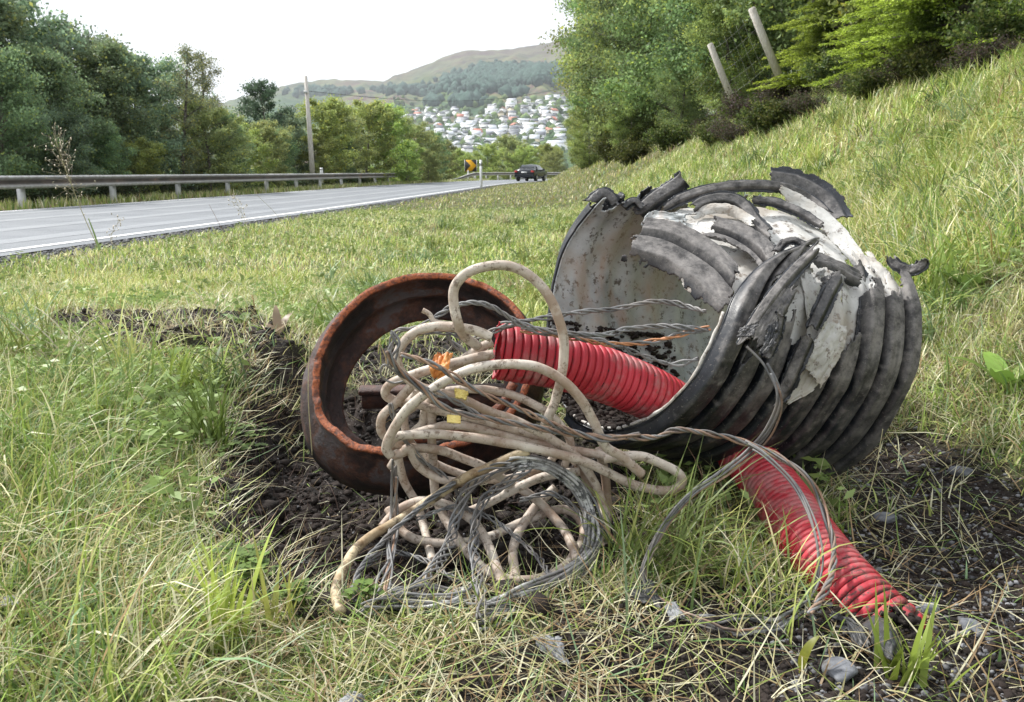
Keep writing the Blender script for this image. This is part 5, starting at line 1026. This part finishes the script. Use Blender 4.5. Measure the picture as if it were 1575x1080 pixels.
# ------------------------------------------------------------------ clods, gravel
def scatter_stones(name, n, region, smin, smax, mat, label, cat, power=2.5):
    P_ = []; S_ = []
    while len(P_) < n:
        px = rng.uniform(region[0], region[2], 4000); py = rng.uniform(region[1], region[3], 4000)
        a = (px - 787.5) / F_PX; b_ = -(py - 540) / F_PX; ry = math.cos(PITCH) + b_ * math.sin(PITCH); rz = -math.sin(PITCH) + b_ * math.cos(PITCH)
        k = (0.12 - CAM[2]) / rz; x = a * k; y = ry * k; d = dirt_amount(x, y); ok = rng.random(4000) < d
        for xx, yy in zip(x[ok], y[ok]):
            if -2.5 < xx < 2.5 and 0.7 < yy < 4: P_.append((xx, yy)); S_.append(smin + (smax - smin) * rng.random() ** power)
            if len(P_) >= n: break
    A = np.array(P_); S = np.array(S_); z = gz(A[:, 0], A[:, 1]) + S * 0.25
    o = scatter_lumps(name, np.column_stack([A, z]), S, 0.65, M[mat], np.ones((len(A), 3)), 0.3); tag(o, label, cat, kind='stuff'); return o
scatter_stones('soil_clods', 42000, (20, 470, 1000, 960), 0.0012, 0.016, 'clod', 'dark crumbly soil clods in and around the dug hole', 'soil', 7)
scatter_stones('soil_lumps', 420, (330, 560, 960, 960), 0.012, 0.034, 'clod', 'larger clumps of dark earth in the dug hole', 'soil', 2.5)
scatter_stones('hole_gravel', 2600, (330, 560, 1000, 980), 0.0012, 0.006, 'gravel', 'pale grit mixed in the soil of the dug hole', 'gravel', 4)
q = G(1378, 965); n = 700; A = np.column_stack([q[0] + rng.normal(size=n) * 0.03, q[1] + rng.normal(size=n) * 0.035, np.zeros(n)]); A[:, 2] = gz(A[:, 0], A[:, 1]) + 0.035 * np.exp(-((A[:, 0] - q[0]) ** 2 + (A[:, 1] - q[1]) ** 2) / 0.0012) * rng.random(n)
o = scatter_lumps('soil_crumbs', A, 0.002 + 0.009 * rng.random(n) ** 3, 0.7, M['clod'], np.ones((n, 3)), 0.3); tag(o, 'soil heaped over the buried end of the lower red conduit', 'soil', kind='stuff')
scatter_stones('soil_crumbs', 16000, (850, 680, 1650, 1180), 0.0015, 0.009, 'clod', 'brown soil crumbs over the bare ground on the right', 'soil', 4)
scatter_stones('gravel', 7000, (1180, 690, 1650, 1180), 0.0012, 0.0065, 'gravel', 'fine grey gravel sprinkled over the bare soil on the right', 'gravel', 4)
# gravel shoulder
n = 9000; yy = 5 + 45 * rng.random(n) ** 1.8; xx = road_near(yy) + 0.02 + rng.random(n) ** 1.5 * 0.55; A = np.column_stack([xx, yy, gz(xx, yy) + 0.004])
o = scatter_lumps('shoulder_gravel', A, 0.006 + 0.022 * rng.random(n) ** 3, 0.7, M['gravel'], np.ones((n, 3)), 0.3); tag(o, 'coarse grey gravel along the near edge of the road', 'gravel', kind='stuff')

# ------------------------------------------------------------------ grass
def blades(name, x, y, L, Wd, col, tilt, curl, mat, label, cat='grass', heading=None, seg=4, z=None, kind='stuff', parent=None):
    n = len(x); a = rng.random(n) * 6.283 if heading is None else heading; d = np.stack([np.cos(a), np.sin(a)], 1)
    sd_ = np.stack([-d[:, 1], d[:, 0]], 1); tw = rng.normal(size=n) * 0.8
    zz = gz(x, y) if z is None else z
    th = tilt.copy(); pos = np.stack([x, y, zz - 0.004], 1); V = np.zeros((n, seg + 1, 2, 3))
    step = L / seg
    for k in range(seg + 1):
        u = k / seg; wv_ = Wd * (1 - u ** 2.2) * 0.5 + Wd * 0.04
        sx = sd_[:, 0] * np.cos(tw * u) ; sy = sd_[:, 1] * np.cos(tw * u); szz = np.sin(tw * u) * 0.7
        S = np.stack([sx, sy, szz], 1) * wv_[:, None]
        V[:, k, 0] = pos - S; V[:, k, 1] = pos + S
        pos = pos + np.stack([d[:, 0] * np.sin(th), d[:, 1] * np.sin(th), np.cos(th)], 1) * step[:, None]
        low = (zz + 0.004 > pos[:, 2]); pos[:, 2] = np.where(low, zz + 0.004 + 0.004 * rng.random(n), pos[:, 2])
        th = th + curl / seg
    b_ = (np.arange(n) * (seg + 1) * 2)[:, None]; k = np.arange(seg)[None] * 2
    F = np.stack([b_ + k, b_ + k + 1, b_ + k + 3, b_ + k + 2], -1).reshape(-1, 4)
    u = np.linspace(0, 1, seg + 1)[None, :, None, None]; C = np.broadcast_to(col[:, None, None, :], (n, seg + 1, 2, 3))
    o = mesh_np(name, V.reshape(-1, 3), F, M[mat], parent, col=C.reshape(-1, 3))
    if kind: tag(o, label, cat, kind=kind)
    return o
PAL = np.array([[0.17, 0.26, 0.06], [0.26, 0.36, 0.08], [0.11, 0.19, 0.06], [0.4, 0.45, 0.14], [0.5, 0.46, 0.24], [0.68, 0.65, 0.45], [0.33, 0.23, 0.12], [0.22, 0.33, 0.17]])
def colours(n, pr): return PAL[rng.choice(len(PAL), n, p=np.array(pr) / sum(pr))] * (0.75 + 0.5 * rng.random((n, 1)))
def patch_col(x, y, pr1, pr2, sc_=0.8, seed=61):
    f = fbm(x * sc_, y * sc_, 3, seed); m_ = rng.random(len(x)) < sstep(0.35, 0.65, f); c = colours(len(x), pr1); c2_ = colours(len(x), pr2); c[m_] = c2_[m_]; return c
G_ = [5, 6, 2, 5, 1.5, 1, 0.5, 2]; Yl = [1.5, 4, 0.5, 6, 4, 3, 1.2, 1]; STRAW = [1, 2, 1, 3, 5, 5, 2, 1]
def scatter(n, y0, y1, pw=1.0, aspan=0.68, xmin=None):
    y = y0 + (y1 - y0) * rng.random(n) ** pw; x = y * (rng.random(n) * 2 - 1) * aspan + (rng.random(n) - 0.5) * 0.3; return x, y
def ok_grass(x, y):
    off_road = (x > road_near(y) + 0.25 + 0.35 * fbm(x * 2, y * 2, 3, 8))
    return off_road
# near: dense long grass
def near_set(n, y0, y1, lo, hi, w0, w1, dens_dirt, name, label):
    x, y = scatter(n, y0, y1, 0.75); d = dirt_amount(x, y); cl = fbm(x * 9, y * 9, 2, 71)
    keep = (rng.random(n) < (1 - d) + d * dens_dirt) & (cl > 0.26) & ok_grass(x, y)
    # keep the view into the hole and the pipes' footprint clear
    keep &= dist_poly(HOLE, x, y) < 0.07 * (fbm(x * 11, y * 11, 2, 181) - 0.45) * 2; x = x[keep]; y = y[keep]; n = len(x)
    leftness = sstep(-0.15, -0.55, x) * (1 - sstep(2.2, 3.2, y)); d = dirt_amount(x, y)
    bare = (y < 1.3) * (x > -0.42); Lf = 0.45 + 0.6 * leftness; Lf = np.where(bare > 0, 0.2, Lf) * (1 - 0.45 * d)
    front = (y < 1.9) & (x > -0.45) & (x < 0.75); Lf = np.where(front, np.minimum(Lf, 0.34), Lf)
    dh = -dist_poly(HOLE, x, y); Lf = Lf * (0.25 + 0.75 * sstep(0.04, 0.4, dh)); db = -dist_poly(BERM, x, y + 0.22); Lf = Lf * (0.28 + 0.72 * sstep(0.0, 0.25, db))
    L = (lo + (hi - lo) * rng.random(n) ** 1.4) * Lf; Wd = (w0 + (w1 - w0) * rng.random(n) ** 2)
    tl = np.abs(rng.normal(size=n)) * 0.6 + 0.1; cu = rng.normal(size=n) * 0.6 + 1.1
    c = patch_col(x, y, G_, Yl, 1.5); sm = rng.random(n) < np.where(bare > 0, 0.65, 0.22 + 0.3 * sstep(0.42, 0.6, fbm(x * 2.2, y * 2.2, 3, 75)) + 0.25 * ((x < -0.35) & (y < 1.5))); c[sm] = colours(int(sm.sum()), STRAW)
    hd = rng.random(n) * 6.283; lm = leftness > 0.3; hd[lm] = rng.normal(size=int(lm.sum())) * 1.1 - 0.6
    blades(name, x, y, L, Wd, c, tl, cu, 'grass', label, heading=hd)
near_set(48000, 0.78, 3.2, 0.07, 0.3, 0.0018, 0.0055, 0.03, 'long_grass', 'long tangled green and straw coloured grass in the foreground')
# litter: dead stems lying flat
def litter(n, y0, y1, name, label, L0=0.04, L1=0.2):
    x, y = scatter(n, y0, y1, 0.8); keep = (rng.random(n) < np.where(inside(HOLE, x, y), 0.12, 1 - 0.62 * dirt_amount(x, y) * sstep(0.1, 0.35, x))) & ok_grass(x, y); x = x[keep]; y = y[keep]; n = len(x)
    blades(name, x, y, L0 + (L1 - L0) * rng.random(n) ** 1.8, 0.0012 + 0.0024 * rng.random(n) ** 2, colours(n, [1, 1, 0.5, 1, 4, 5, 4, 0.5]) * 0.85, 1.25 + rng.normal(size=n) * 0.28, rng.normal(size=n) * 0.5, 'grass', label, seg=3, z=gz(x, y) + 0.01 * rng.random(n))
litter(24000, 0.78, 3.0, 'dead_grass_litter', 'dry straw stems lying flat over soil and thatch')
x, y = scatter(40000, 1.2, 3.0, 1.0, 0.5); keep = (dist_poly(HOLE, x, y) > -0.04) & (fbm(x * 8, y * 8, 2, 161) > 0.45); x = x[keep][:1100]; y = y[keep][:1100]; n = len(x)
blades('roots', x, y, 0.03 + 0.1 * rng.random(n) ** 2, 0.0009 + 0.001 * rng.random(n), np.array([[0.12, 0.085, 0.065]]) * (0.6 + 1.2 * rng.random((n, 1))), 0.9 + rng.normal(size=n) * 0.5, rng.normal(size=n) * 1.2, 'grass', 'fine brown roots and stems in the soil of the hole', 'roots', seg=5, z=gz(x, y) + 0.012 * rng.random(n))
# tussocks of taller weeds on the bank and verge
nt_ = 900; tx, ty = scatter(nt_, 2.6, 16, 0.9, 0.66); kk = ok_grass(tx, ty) & (tx < toe(ty) + 5) & (tx > toe(ty) - 1.2 - 2 * rng.random(nt_)) & (dirt_amount(tx, ty) < 0.2) & (ty * 0.0 + fbm(tx, ty, 2, 171) > 0.42); tx = tx[kk]; ty = ty[kk]
rr_ = np.repeat(np.arange(len(tx)), 46); n = len(rr_); x = tx[rr_] + rng.normal(size=n) * 0.045; y = ty[rr_] + rng.normal(size=n) * 0.045; tc = colours(len(tx), [5, 5, 3, 3, 1, 1, 0.5, 3])[rr_] * (0.8 + 0.4 * rng.random((n, 1)))
blades('weed_tussocks', x, y, 0.12 + 0.2 * rng.random(n) * (0.6 + 0.8 * rng.random(len(tx))[rr_]), 0.005 + 0.006 * rng.random(n), tc, 0.15 + np.abs(rng.normal(size=n)) * 0.45, 0.5 + rng.random(n) * 1.2, 'grass', 'taller tussocks of coarse grass scattered over the bank', seg=4)
# short thatch filler
x, y = scatter(60000, 0.78, 4.5, 0.8); d = dirt_amount(x, y); keep = (rng.random(len(x)) > d * 0.985) & ok_grass(x, y) & ~inside(HOLE, x, y) & ((rng.random(len(x)) < 0.35) | (y > 1.3) | (x < -0.42)); x = x[keep]; y = y[keep]; n = len(x)
blades('short_grass', x, y, 0.02 + 0.06 * rng.random(n), 0.0018 + 0.002 * rng.random(n), patch_col(x, y, G_, STRAW, 1.6), 0.3 + np.abs(rng.normal(size=n)) * 0.5, rng.random(n) * 1.2, 'grass', 'short mossy grass between the longer blades', seg=3)
# mid distance verge and bank
def field(n, y0, y1, pw, lo, hi, w0, w1, name, label, seg=3):
    x, y = scatter(n, y0, y1, pw, 0.66); keep = ok_grass(x, y) & (x < toe(y) + 7.5) & (rng.random(n) > dirt_amount(x, y) * 0.93); x = x[keep]; y = y[keep]; n = len(x)
    bank = sstep(0, 0.8, x - toe(y)); tall = 0.65 + 0.75 * bank * fbm(x * 1.3, y * 1.3, 2, 91) * 1.4
    c = patch_col(x, y, Yl, [2, 5, 0.5, 6, 2.5, 2, 0.6, 1], 0.55) * np.array([[1.1, 1.06, 0.9]]) * (0.72 + 0.56 * fbm(x * 0.9 + 5, y * 0.9, 3, 97))[:, None]; br = fbm(x * 0.7, y * 1.4, 3, 95); m_ = rng.random(n) < 0.6 * sstep(0.48, 0.6, br) + 0.12; c[m_] = colours(int(m_.sum()), STRAW)
    blades(name, x, y, (lo + (hi - lo) * rng.random(n) ** 1.3) * tall, w0 + (w1 - w0) * rng.random(n), c, 0.15 + np.abs(rng.normal(size=n)) * 0.4, 0.3 + rng.random(n) * 1.2, 'grass', label, seg=seg, z=base_z(x, y) if y0 > 6 else None)
field(130000, 3.0, 7.5, 0.9, 0.04, 0.2, 0.003, 0.007, 'verge_grass', 'bright green and yellow verge grass behind the pipes')
field(110000, 7.5, 20, 0.9, 0.06, 0.2, 0.006, 0.014, 'verge_grass', 'verge and bank grass in the middle distance', 2)
field(80000, 20, 85, 0.8, 0.08, 0.2, 0.016, 0.04, 'verge_grass', 'far verge and bank grass toward the bend', 2)
x, y = scatter(26000, 2.2, 4.6, 1.0); db = dist_poly(BERM, x, y); keep = (db > -0.12) & (fbm(x * 6, y * 6, 2, 151) > 0.42); x = x[keep]; y = y[keep]; n = len(x)
blades('dead_grass_litter', x, y, 0.04 + 0.12 * rng.random(n), 0.002 + 0.0025 * rng.random(n), colours(n, [0.5, 0.5, 0.5, 1, 3, 3, 5, 0]) * 0.8, 1.25 + rng.normal(size=n) * 0.3, rng.normal(size=n) * 0.6, 'grass', 'dry roots and stems matted over the soil ridge', seg=3)
# low herbs between the grass on verge and bank
def herbs(n, y0, y1, s0, s1, name, label):
    x, y = scatter(n, y0, y1, 0.9, 0.66); cl = fbm(x * 2.2, y * 2.2, 3, 131); keep = ok_grass(x, y) & (x < toe(y) + 6) & (cl > 0.5) & (dirt_amount(x, y) < 0.3); x = x[keep]; y = y[keep]; m_ = len(x)
    k = 7; xx = np.repeat(x, k) + rng.normal(size=m_ * k) * 0.03; yy = np.repeat(y, k) + rng.normal(size=m_ * k) * 0.03; pos = np.stack([xx, yy, gz(xx, yy) + (0.02 + 0.09 * rng.random(m_ * k))], 1)
    d = rng.normal(size=(m_ * k, 3)); d[:, 2] = np.abs(d[:, 2]) * 0.5; cc = np.array([[0.24, 0.33, 0.11]]) * (0.7 + 0.6 * rng.random((m_ * k, 1)))
    o = leaf_mesh(name, pos, s0 + (s1 - s0) * rng.random(m_ * k), cc, M['grass'], None, rng, 0.45, d); tag(o, label, 'herbs', kind='stuff')
herbs(5000, 1.6, 6, 0.015, 0.05, 'low_herbs', 'small leafy herbs among the nearer verge grass')
herbs(6000, 6, 22, 0.03, 0.07, 'low_herbs', 'leafy herbs mixed into the grass of the bank')
# dried clumps and moss along the bare lip of the bank
x, y = scatter(40000, 4, 26, 0.9, 0.66); u_ = x - toe(y) - 2.55 - 0.5 * (fbm(y * 0.5, x * 0.5, 2, 141) - 0.5); keep = (np.abs(u_) < 0.35) & (fbm(x * 1.5, y * 0.6, 2, 143) > 0.4); x = x[keep]; y = y[keep]; n = len(x)
blades('dead_grass_litter', x, y, 0.08 + 0.16 * rng.random(n), 0.008 + 0.01 * rng.random(n), colours(n, [0, 0, 0, 1, 4, 2, 6, 0]) * 0.8, 1.0 + rng.normal(size=n) * 0.3, rng.random(n), 'grass', 'brown withered grass along the bare lip of the bank', seg=2)
# grass just outside the photo's view, for neighbouring viewpoints
n = 60000; y = -0.6 + 9 * rng.random(n) ** 0.8; x = (rng.random(n) * 2 - 1) * 6.5; keep = ok_grass(x, y) & (np.abs(x) > y * 0.66 + 0.1) & (rng.random(n) > dirt_amount(x, y) * 0.95); x = x[keep]; y = y[keep]; n = len(x)
blades('verge_grass', x, y, 0.08 + 0.2 * rng.random(n), 0.004 + 0.006 * rng.random(n), patch_col(x, y, G_, Yl, 0.8), 0.2 + np.abs(rng.normal(size=n)) * 0.5, 0.5 + rng.random(n), 'grass', 'long verge grass to either side of the camera', seg=3)
# grass strip under the guardrail
n = 22000; yy = 12 + 75 * rng.random(n) ** 1.1; xx = road_near(yy) - ROADW - 0.25 - rng.random(n) * 3; blades('roadside_grass', xx, yy, 0.08 + 0.25 * rng.random(n), 0.015 + 0.025 * rng.random(n), colours(n, Yl), rng.random(n) * 0.6, rng.random(n), 'grass', 'grass strip under the long guardrail', seg=2, z=base_z(xx, yy))

# individual tufts and plants
def tuft(px, py, n, L, Wd, pr, label, spread=0.03, head=None, tilt=0.35, hs_=0.8, curl=0.9, name='grass_tuft', cat='grass tuft', col=None):
    p = G(px, py); x = p[0] + rng.normal(size=n) * spread; y = p[1] + rng.normal(size=n) * spread
    hd = rng.random(n) * 6.283 if head is None else head + rng.normal(size=n) * hs_
    c = colours(n, pr) if col is None else np.array(col)[None] * (0.75 + 0.5 * rng.random((n, 1)))
    o = blades(name, x, y, L * (0.55 + 0.6 * rng.random(n)), Wd * (0.6 + 0.7 * rng.random(n)), c, np.abs(rng.normal(size=n)) * tilt + 0.08, np.abs(rng.normal(size=n)) * 0.4 + curl * rng.random(n), 'grass', None, heading=hd, seg=6, kind=None)
    tag(o, label, cat); return o
tuft(1395, 1050, 26, 0.13, 0.0085, G_, 'bright broad bladed grass tuft just below the red conduit end', 0.014, tilt=0.35, curl=0.5, col=(0.22, 0.34, 0.06))
tuft(345, 985, 24, 0.2, 0.0085, G_, 'pale lime broad bladed tuft in the left foreground', 0.02, tilt=0.2, curl=0.3, col=(0.42, 0.48, 0.1))
tuft(430, 960, 14, 0.15, 0.007, G_, 'pale lime tuft at the near left lip of the hole', 0.014, tilt=0.25, curl=0.3, col=(0.38, 0.44, 0.12))
tuft(1000, 880, 90, 0.3, 0.0045, G_, 'long green grass clump flopping right beneath the hanging wire', 0.03, head=-0.1, tilt=0.9, hs_=0.7, curl=1.5, col=(0.15, 0.21, 0.06))
tuft(965, 850, 40, 0.2, 0.0045, G_, 'green grass clump beside the hanging cable right of the tangle', 0.02, tilt=0.5, curl=1.2)
tuft(1120, 900, 90, 0.2, 0.0035, Yl, 'fine yellow green clump between hanging wire and red conduit', 0.06, tilt=0.6, curl=1.3)
tuft(1080, 820, 80, 0.2, 0.0035, Yl, 'fine olive clump under the black pipe beside the red conduit', 0.05, tilt=0.6, curl=1.3)
tuft(1180, 940, 70, 0.16, 0.003, G_, 'fine grass clump left of the lower red conduit end', 0.05, tilt=0.6, curl=1.2)
tuft(190, 640, 40, 0.3, 0.006, G_, 'tall upright blades behind the left long grass', 0.08, tilt=0.3, curl=0.8, col=(0.16, 0.22, 0.06))
tuft(322, 690, 60, 0.26, 0.006, G_, 'tall green blades at the left lip of the hole', 0.03, tilt=0.3, curl=0.7, col=(0.13, 0.2, 0.045))
tuft(40, 560, 40, 0.3, 0.007, G_, 'tall blades at the left edge', 0.06, tilt=0.3, curl=0.6, col=(0.2, 0.26, 0.07))
tuft(570, 440, 9, 0.14, 0.008, G_, 'single pale upright blades standing behind the iron frame', 0.01, tilt=0.1, curl=0.2, col=(0.25, 0.36, 0.16))
# broad leaves
def leaf_plant(px, py, leaves, label, col, name='broad_leaf_plant', r0=0.01):
    p = G(px, py); e = empty(name, p, label, 'plant'); parts = []
    for (az, el, L, Wd) in leaves:
        n = 14; u = np.linspace(0, 1, n); d = np.array([math.cos(az), math.sin(az)]); el_ = el - 0.9 * u ** 2
        r_ = np.cumsum(np.cos(el_)) * L / n; z_ = np.cumsum(np.sin(el_)) * L / n; wv_ = Wd * np.sin(np.pi * np.clip(u, 0.02, 1) ** 0.75) ** 0.8 * (u > 0.1) + 0.0015
        side_ = np.array([-d[1], d[0], 0]); c = np.stack([d[0] * r_, d[1] * r_, z_], 1)
        V = np.concatenate([c - side_ * wv_[:, None] + [0, 0, 0.15] * wv_[:, None], c, c + side_ * wv_[:, None] + [0, 0, 0.15] * wv_[:, None]]); F = []
        for i in range(n - 1): F += [[i, i + 1, n + i + 1, n + i], [n + i, n + i + 1, 2 * n + i + 1, 2 * n + i]]
        mesh_np('leaf', V, F, M['grass'], e, smooth=True, col=np.broadcast_to(np.array(col) * random.uniform(0.8, 1.2), (len(V), 3)))
    return e
leaf_plant(500, 520, [(0.6, 1.1, 0.2, 0.022), (1.1, 1.2, 0.16, 0.02), (2.2, 0.9, 0.15, 0.018), (-0.4, 0.8, 0.12, 0.018), (3.4, 0.9, 0.13, 0.016)], 'broad green dock leaves just left of the iron frame', (0.13, 0.2, 0.03))
leaf_plant(428, 520, [(1.9, 1.4, 0.15, 0.016), (1.0, 1.15, 0.13, 0.02), (2.6, 0.9, 0.1, 0.015)], 'withered reddish dock leaf standing left of the iron frame', (0.3, 0.23, 0.15))
leaf_plant(1228, 1040, [(0.3, 1.4, 0.07, 0.008)], 'single small green leaf standing at the bottom edge', (0.2, 0.24, 0.03))
leaf_plant(70, 520, [(a, 0.6, 0.16, 0.02) for a in (0.2, 1.5, 2.7, 4.0, 5.2)], 'leafy green rosette at the far left behind the soil ridge', (0.1, 0.17, 0.04))
leaf_plant(370, 500, [(a, 0.6, 0.13, 0.02) for a in (0.2, 1.5, 2.7, 4.0, 5.2)], 'low green rosette behind the soil ridge', (0.12, 0.19, 0.05))
leaf_plant(1545, 600, [(a, 0.8, 0.16, 0.026) for a in (0.2, 1.5, 2.7, 4.0, 5.2)], 'broad leafed plant in the grass at the right edge', (0.17, 0.26, 0.05))
leaf_plant(1490, 450, [(a, 0.8, 0.16, 0.03) for a in (0.8, 1.9, 2.9, 4.3, 5.6)], 'leafy weed higher up the slope near the right edge', (0.15, 0.25, 0.06))
# clover patches
n = 900; P_ = []
for cx, cy, s, k in ((375, 890, 22, 60), (760 * 0 + 460, 935, 10, 20), (240, 640, 40, 70), (1075, 720, 18, 40), (370, 690, 30, 60), (640, 540, 1, 1), (150, 720, 50, 70), (560, 935, 10, 12), (90, 860, 40, 40)):
    for _ in range(k): P_.append((cx + rng.normal() * s, cy + rng.normal() * s * 0.5))
V = []; F = []; C = []
for px, py in P_:
    g_ = G(px, py); hgt = rng.uniform(0.02, 0.05); base = g_ + [0, 0, hgt]; a0 = rng.random() * 6.28; r_ = rng.uniform(0.005, 0.009); cc = np.array([0.12, 0.22, 0.05]) * rng.uniform(0.7, 1.3)
    for k in range(3):
        a = a0 + k * 2.094; c = base + np.array([math.cos(a), math.sin(a), rng.normal() * 0.2]) * r_; i0 = len(V)
        for q in range(7):
            b_ = q / 7 * 6.283; V.append(c + np.array([math.cos(b_) * r_ * 0.95, math.sin(b_) * r_ * 0.95, 0.2 * r_ * math.sin(b_ * 2)]) ); C.append(cc)
        F.append([i0 + q for q in range(7)])
    i0 = len(V); V += [g_ - [0.0008, 0, 0.01], g_ + [0.0008, 0, -0.01], base + [0.0006, 0, 0], base - [0.0006, 0, 0]]; C += [cc] * 4; F.append([i0, i0 + 1, i0 + 2, i0 + 3])
o = mesh_np('clover', np.array(V), F, M['grass'], col=np.array(C)); tag(o, 'small clover leaves dotted through the foreground grass', 'clover', kind='stuff')
# tall stalks
def stalk(pts, label, col, r=0.0012, seeds=0, spread=0.02, name='grass_stalk'):
    e = empty(name, P(*pts[0]), label, 'grass stalk'); off_ = np.array(e.location); c = interp_cr(np.array([P(*q) for q in pts]), 40)
    v, f, _ = sweep(c - off_, np.linspace(r, r * 0.4, 40), 5); mesh_np('stem', v, f, M['grass'], e, col=np.broadcast_to(np.array(col), (len(v), 3)))
    if seeds:
        idx = rng.integers(18, 40, seeds); pos = c[idx] - off_ + rng.normal(size=(seeds, 3)) * spread * (1.1 - np.abs(idx / 40 - 0.6))[:, None]
        br_ = [sweep(np.array([c[q] - off_, (c[q] - off_ + p_) / 2 + [0, 0, 0.002], p_]), 0.00028, 3)[:2] for q, p_ in zip(np.clip(idx - 2, 0, 39), pos)]
        vb, fb = merge(br_); k0 = len(vb); sp_ = []; fs_ = []
        for p_ in pos:
            d_ = rng.normal(size=3); d_[2] = abs(d_[2]) + 0.6; d_ /= np.linalg.norm(d_); s1_ = np.cross(d_, [1, 0.2, 0]) * 0.0022; s2_ = np.cross(d_, s1_) ; b0 = k0 + len(sp_)
            sp_ += [p_, p_ + d_ * 0.005 + s1_, p_ + d_ * 0.005 - s1_ * 0.5 + s2_, p_ + d_ * 0.005 - s1_ * 0.5 - s2_, p_ + d_ * 0.011]; fs_ += [[b0, b0 + 1, b0 + 2], [b0, b0 + 2, b0 + 3], [b0, b0 + 3, b0 + 1], [b0 + 4, b0 + 2, b0 + 1], [b0 + 4, b0 + 3, b0 + 2], [b0 + 4, b0 + 1, b0 + 3]]
        V_ = np.vstack([vb, np.array(sp_)]); mesh_np('seed_head', V_, fb + fs_, M['grass'], e, col=np.broadcast_to(np.array([0.6, 0.54, 0.42]), (len(V_), 3)))
    if False:
        leaf_mesh('seed_head', pos, np.full(seeds, 0.012), np.broadcast_to(np.array([0.5, 0.42, 0.3]), (seeds, 3)) * (0.7 + 0.5 * rng.random((seeds, 1))), M['grass'], e, rng, 0.3)
    return e
stalk([(152, 384, 3.0), (130, 335, 3.0), (112, 290, 3.0), (95, 245, 3.0), (82, 205, 3.0)], 'tall dry stalk with a loose seed head in front of the guardrail', (0.45, 0.42, 0.25), 0.0016, 90, 0.035)
stalk([(153, 385, 2.8), (145, 360, 2.8), (136, 336, 2.8)], 'short thick green stalk beside the tall seed head at the road edge', (0.3, 0.4, 0.16), 0.004)
stalk([(480, 700, 1.9), (474, 600, 1.85), (480, 500, 1.85), (500, 428, 1.85)], 'thin straw stem standing in front of the iron frame', (0.5, 0.45, 0.3), 0.0012)
stalk([(355, 380, 3.2), (340, 350, 3.2), (322, 315, 3.2)], 'thin brown stem against the asphalt', (0.35, 0.25, 0.15), 0.0012)
stalk([(460, 400, 3.2), (450, 370, 3.2), (425, 330, 3.2), (395, 300, 3.2)], 'thin arching stem against the road', (0.4, 0.38, 0.22), 0.0011)
stalk([(395, 400, 3.2), (385, 360, 3.2), (368, 320, 3.2), (360, 300, 3.2)], 'fine stem with a feathery tip against the road', (0.42, 0.4, 0.28), 0.0009, 30, 0.015)
stalk([(185, 385, 3.2), (170, 368, 3.2), (186, 335, 3.2)], 'short feathery grass stem above the white road line', (0.42, 0.4, 0.28), 0.0009, 30, 0.015)
stalk([(1330, 785, 1.5), (1345, 730, 1.5), (1358, 660, 1.5)], 'thin pale stem rising beside the black pipe on the right', (0.5, 0.46, 0.28), 0.0012)

# ------------------------------------------------------------------ haze
v, f = box(-5200, 5200, -75, 5200, -29, 760)
m = bpy.data.materials.new('haze'); m.use_nodes = True; t = m.node_tree; t.nodes.clear(); o = t.nodes.new('ShaderNodeOutputMaterial'); pv_ = t.nodes.new('ShaderNodeVolumePrincipled')
pv_.inputs['Density'].default_value = 0.00013; pv_.inputs['Color'].default_value = (0.9, 0.94, 1, 1); t.links.new(pv_.outputs[0], o.inputs['Volume'])
hz = mesh_np('haze', v, f, m); tag(hz, 'pale daylight haze over the valley', 'haze', kind='stuff')
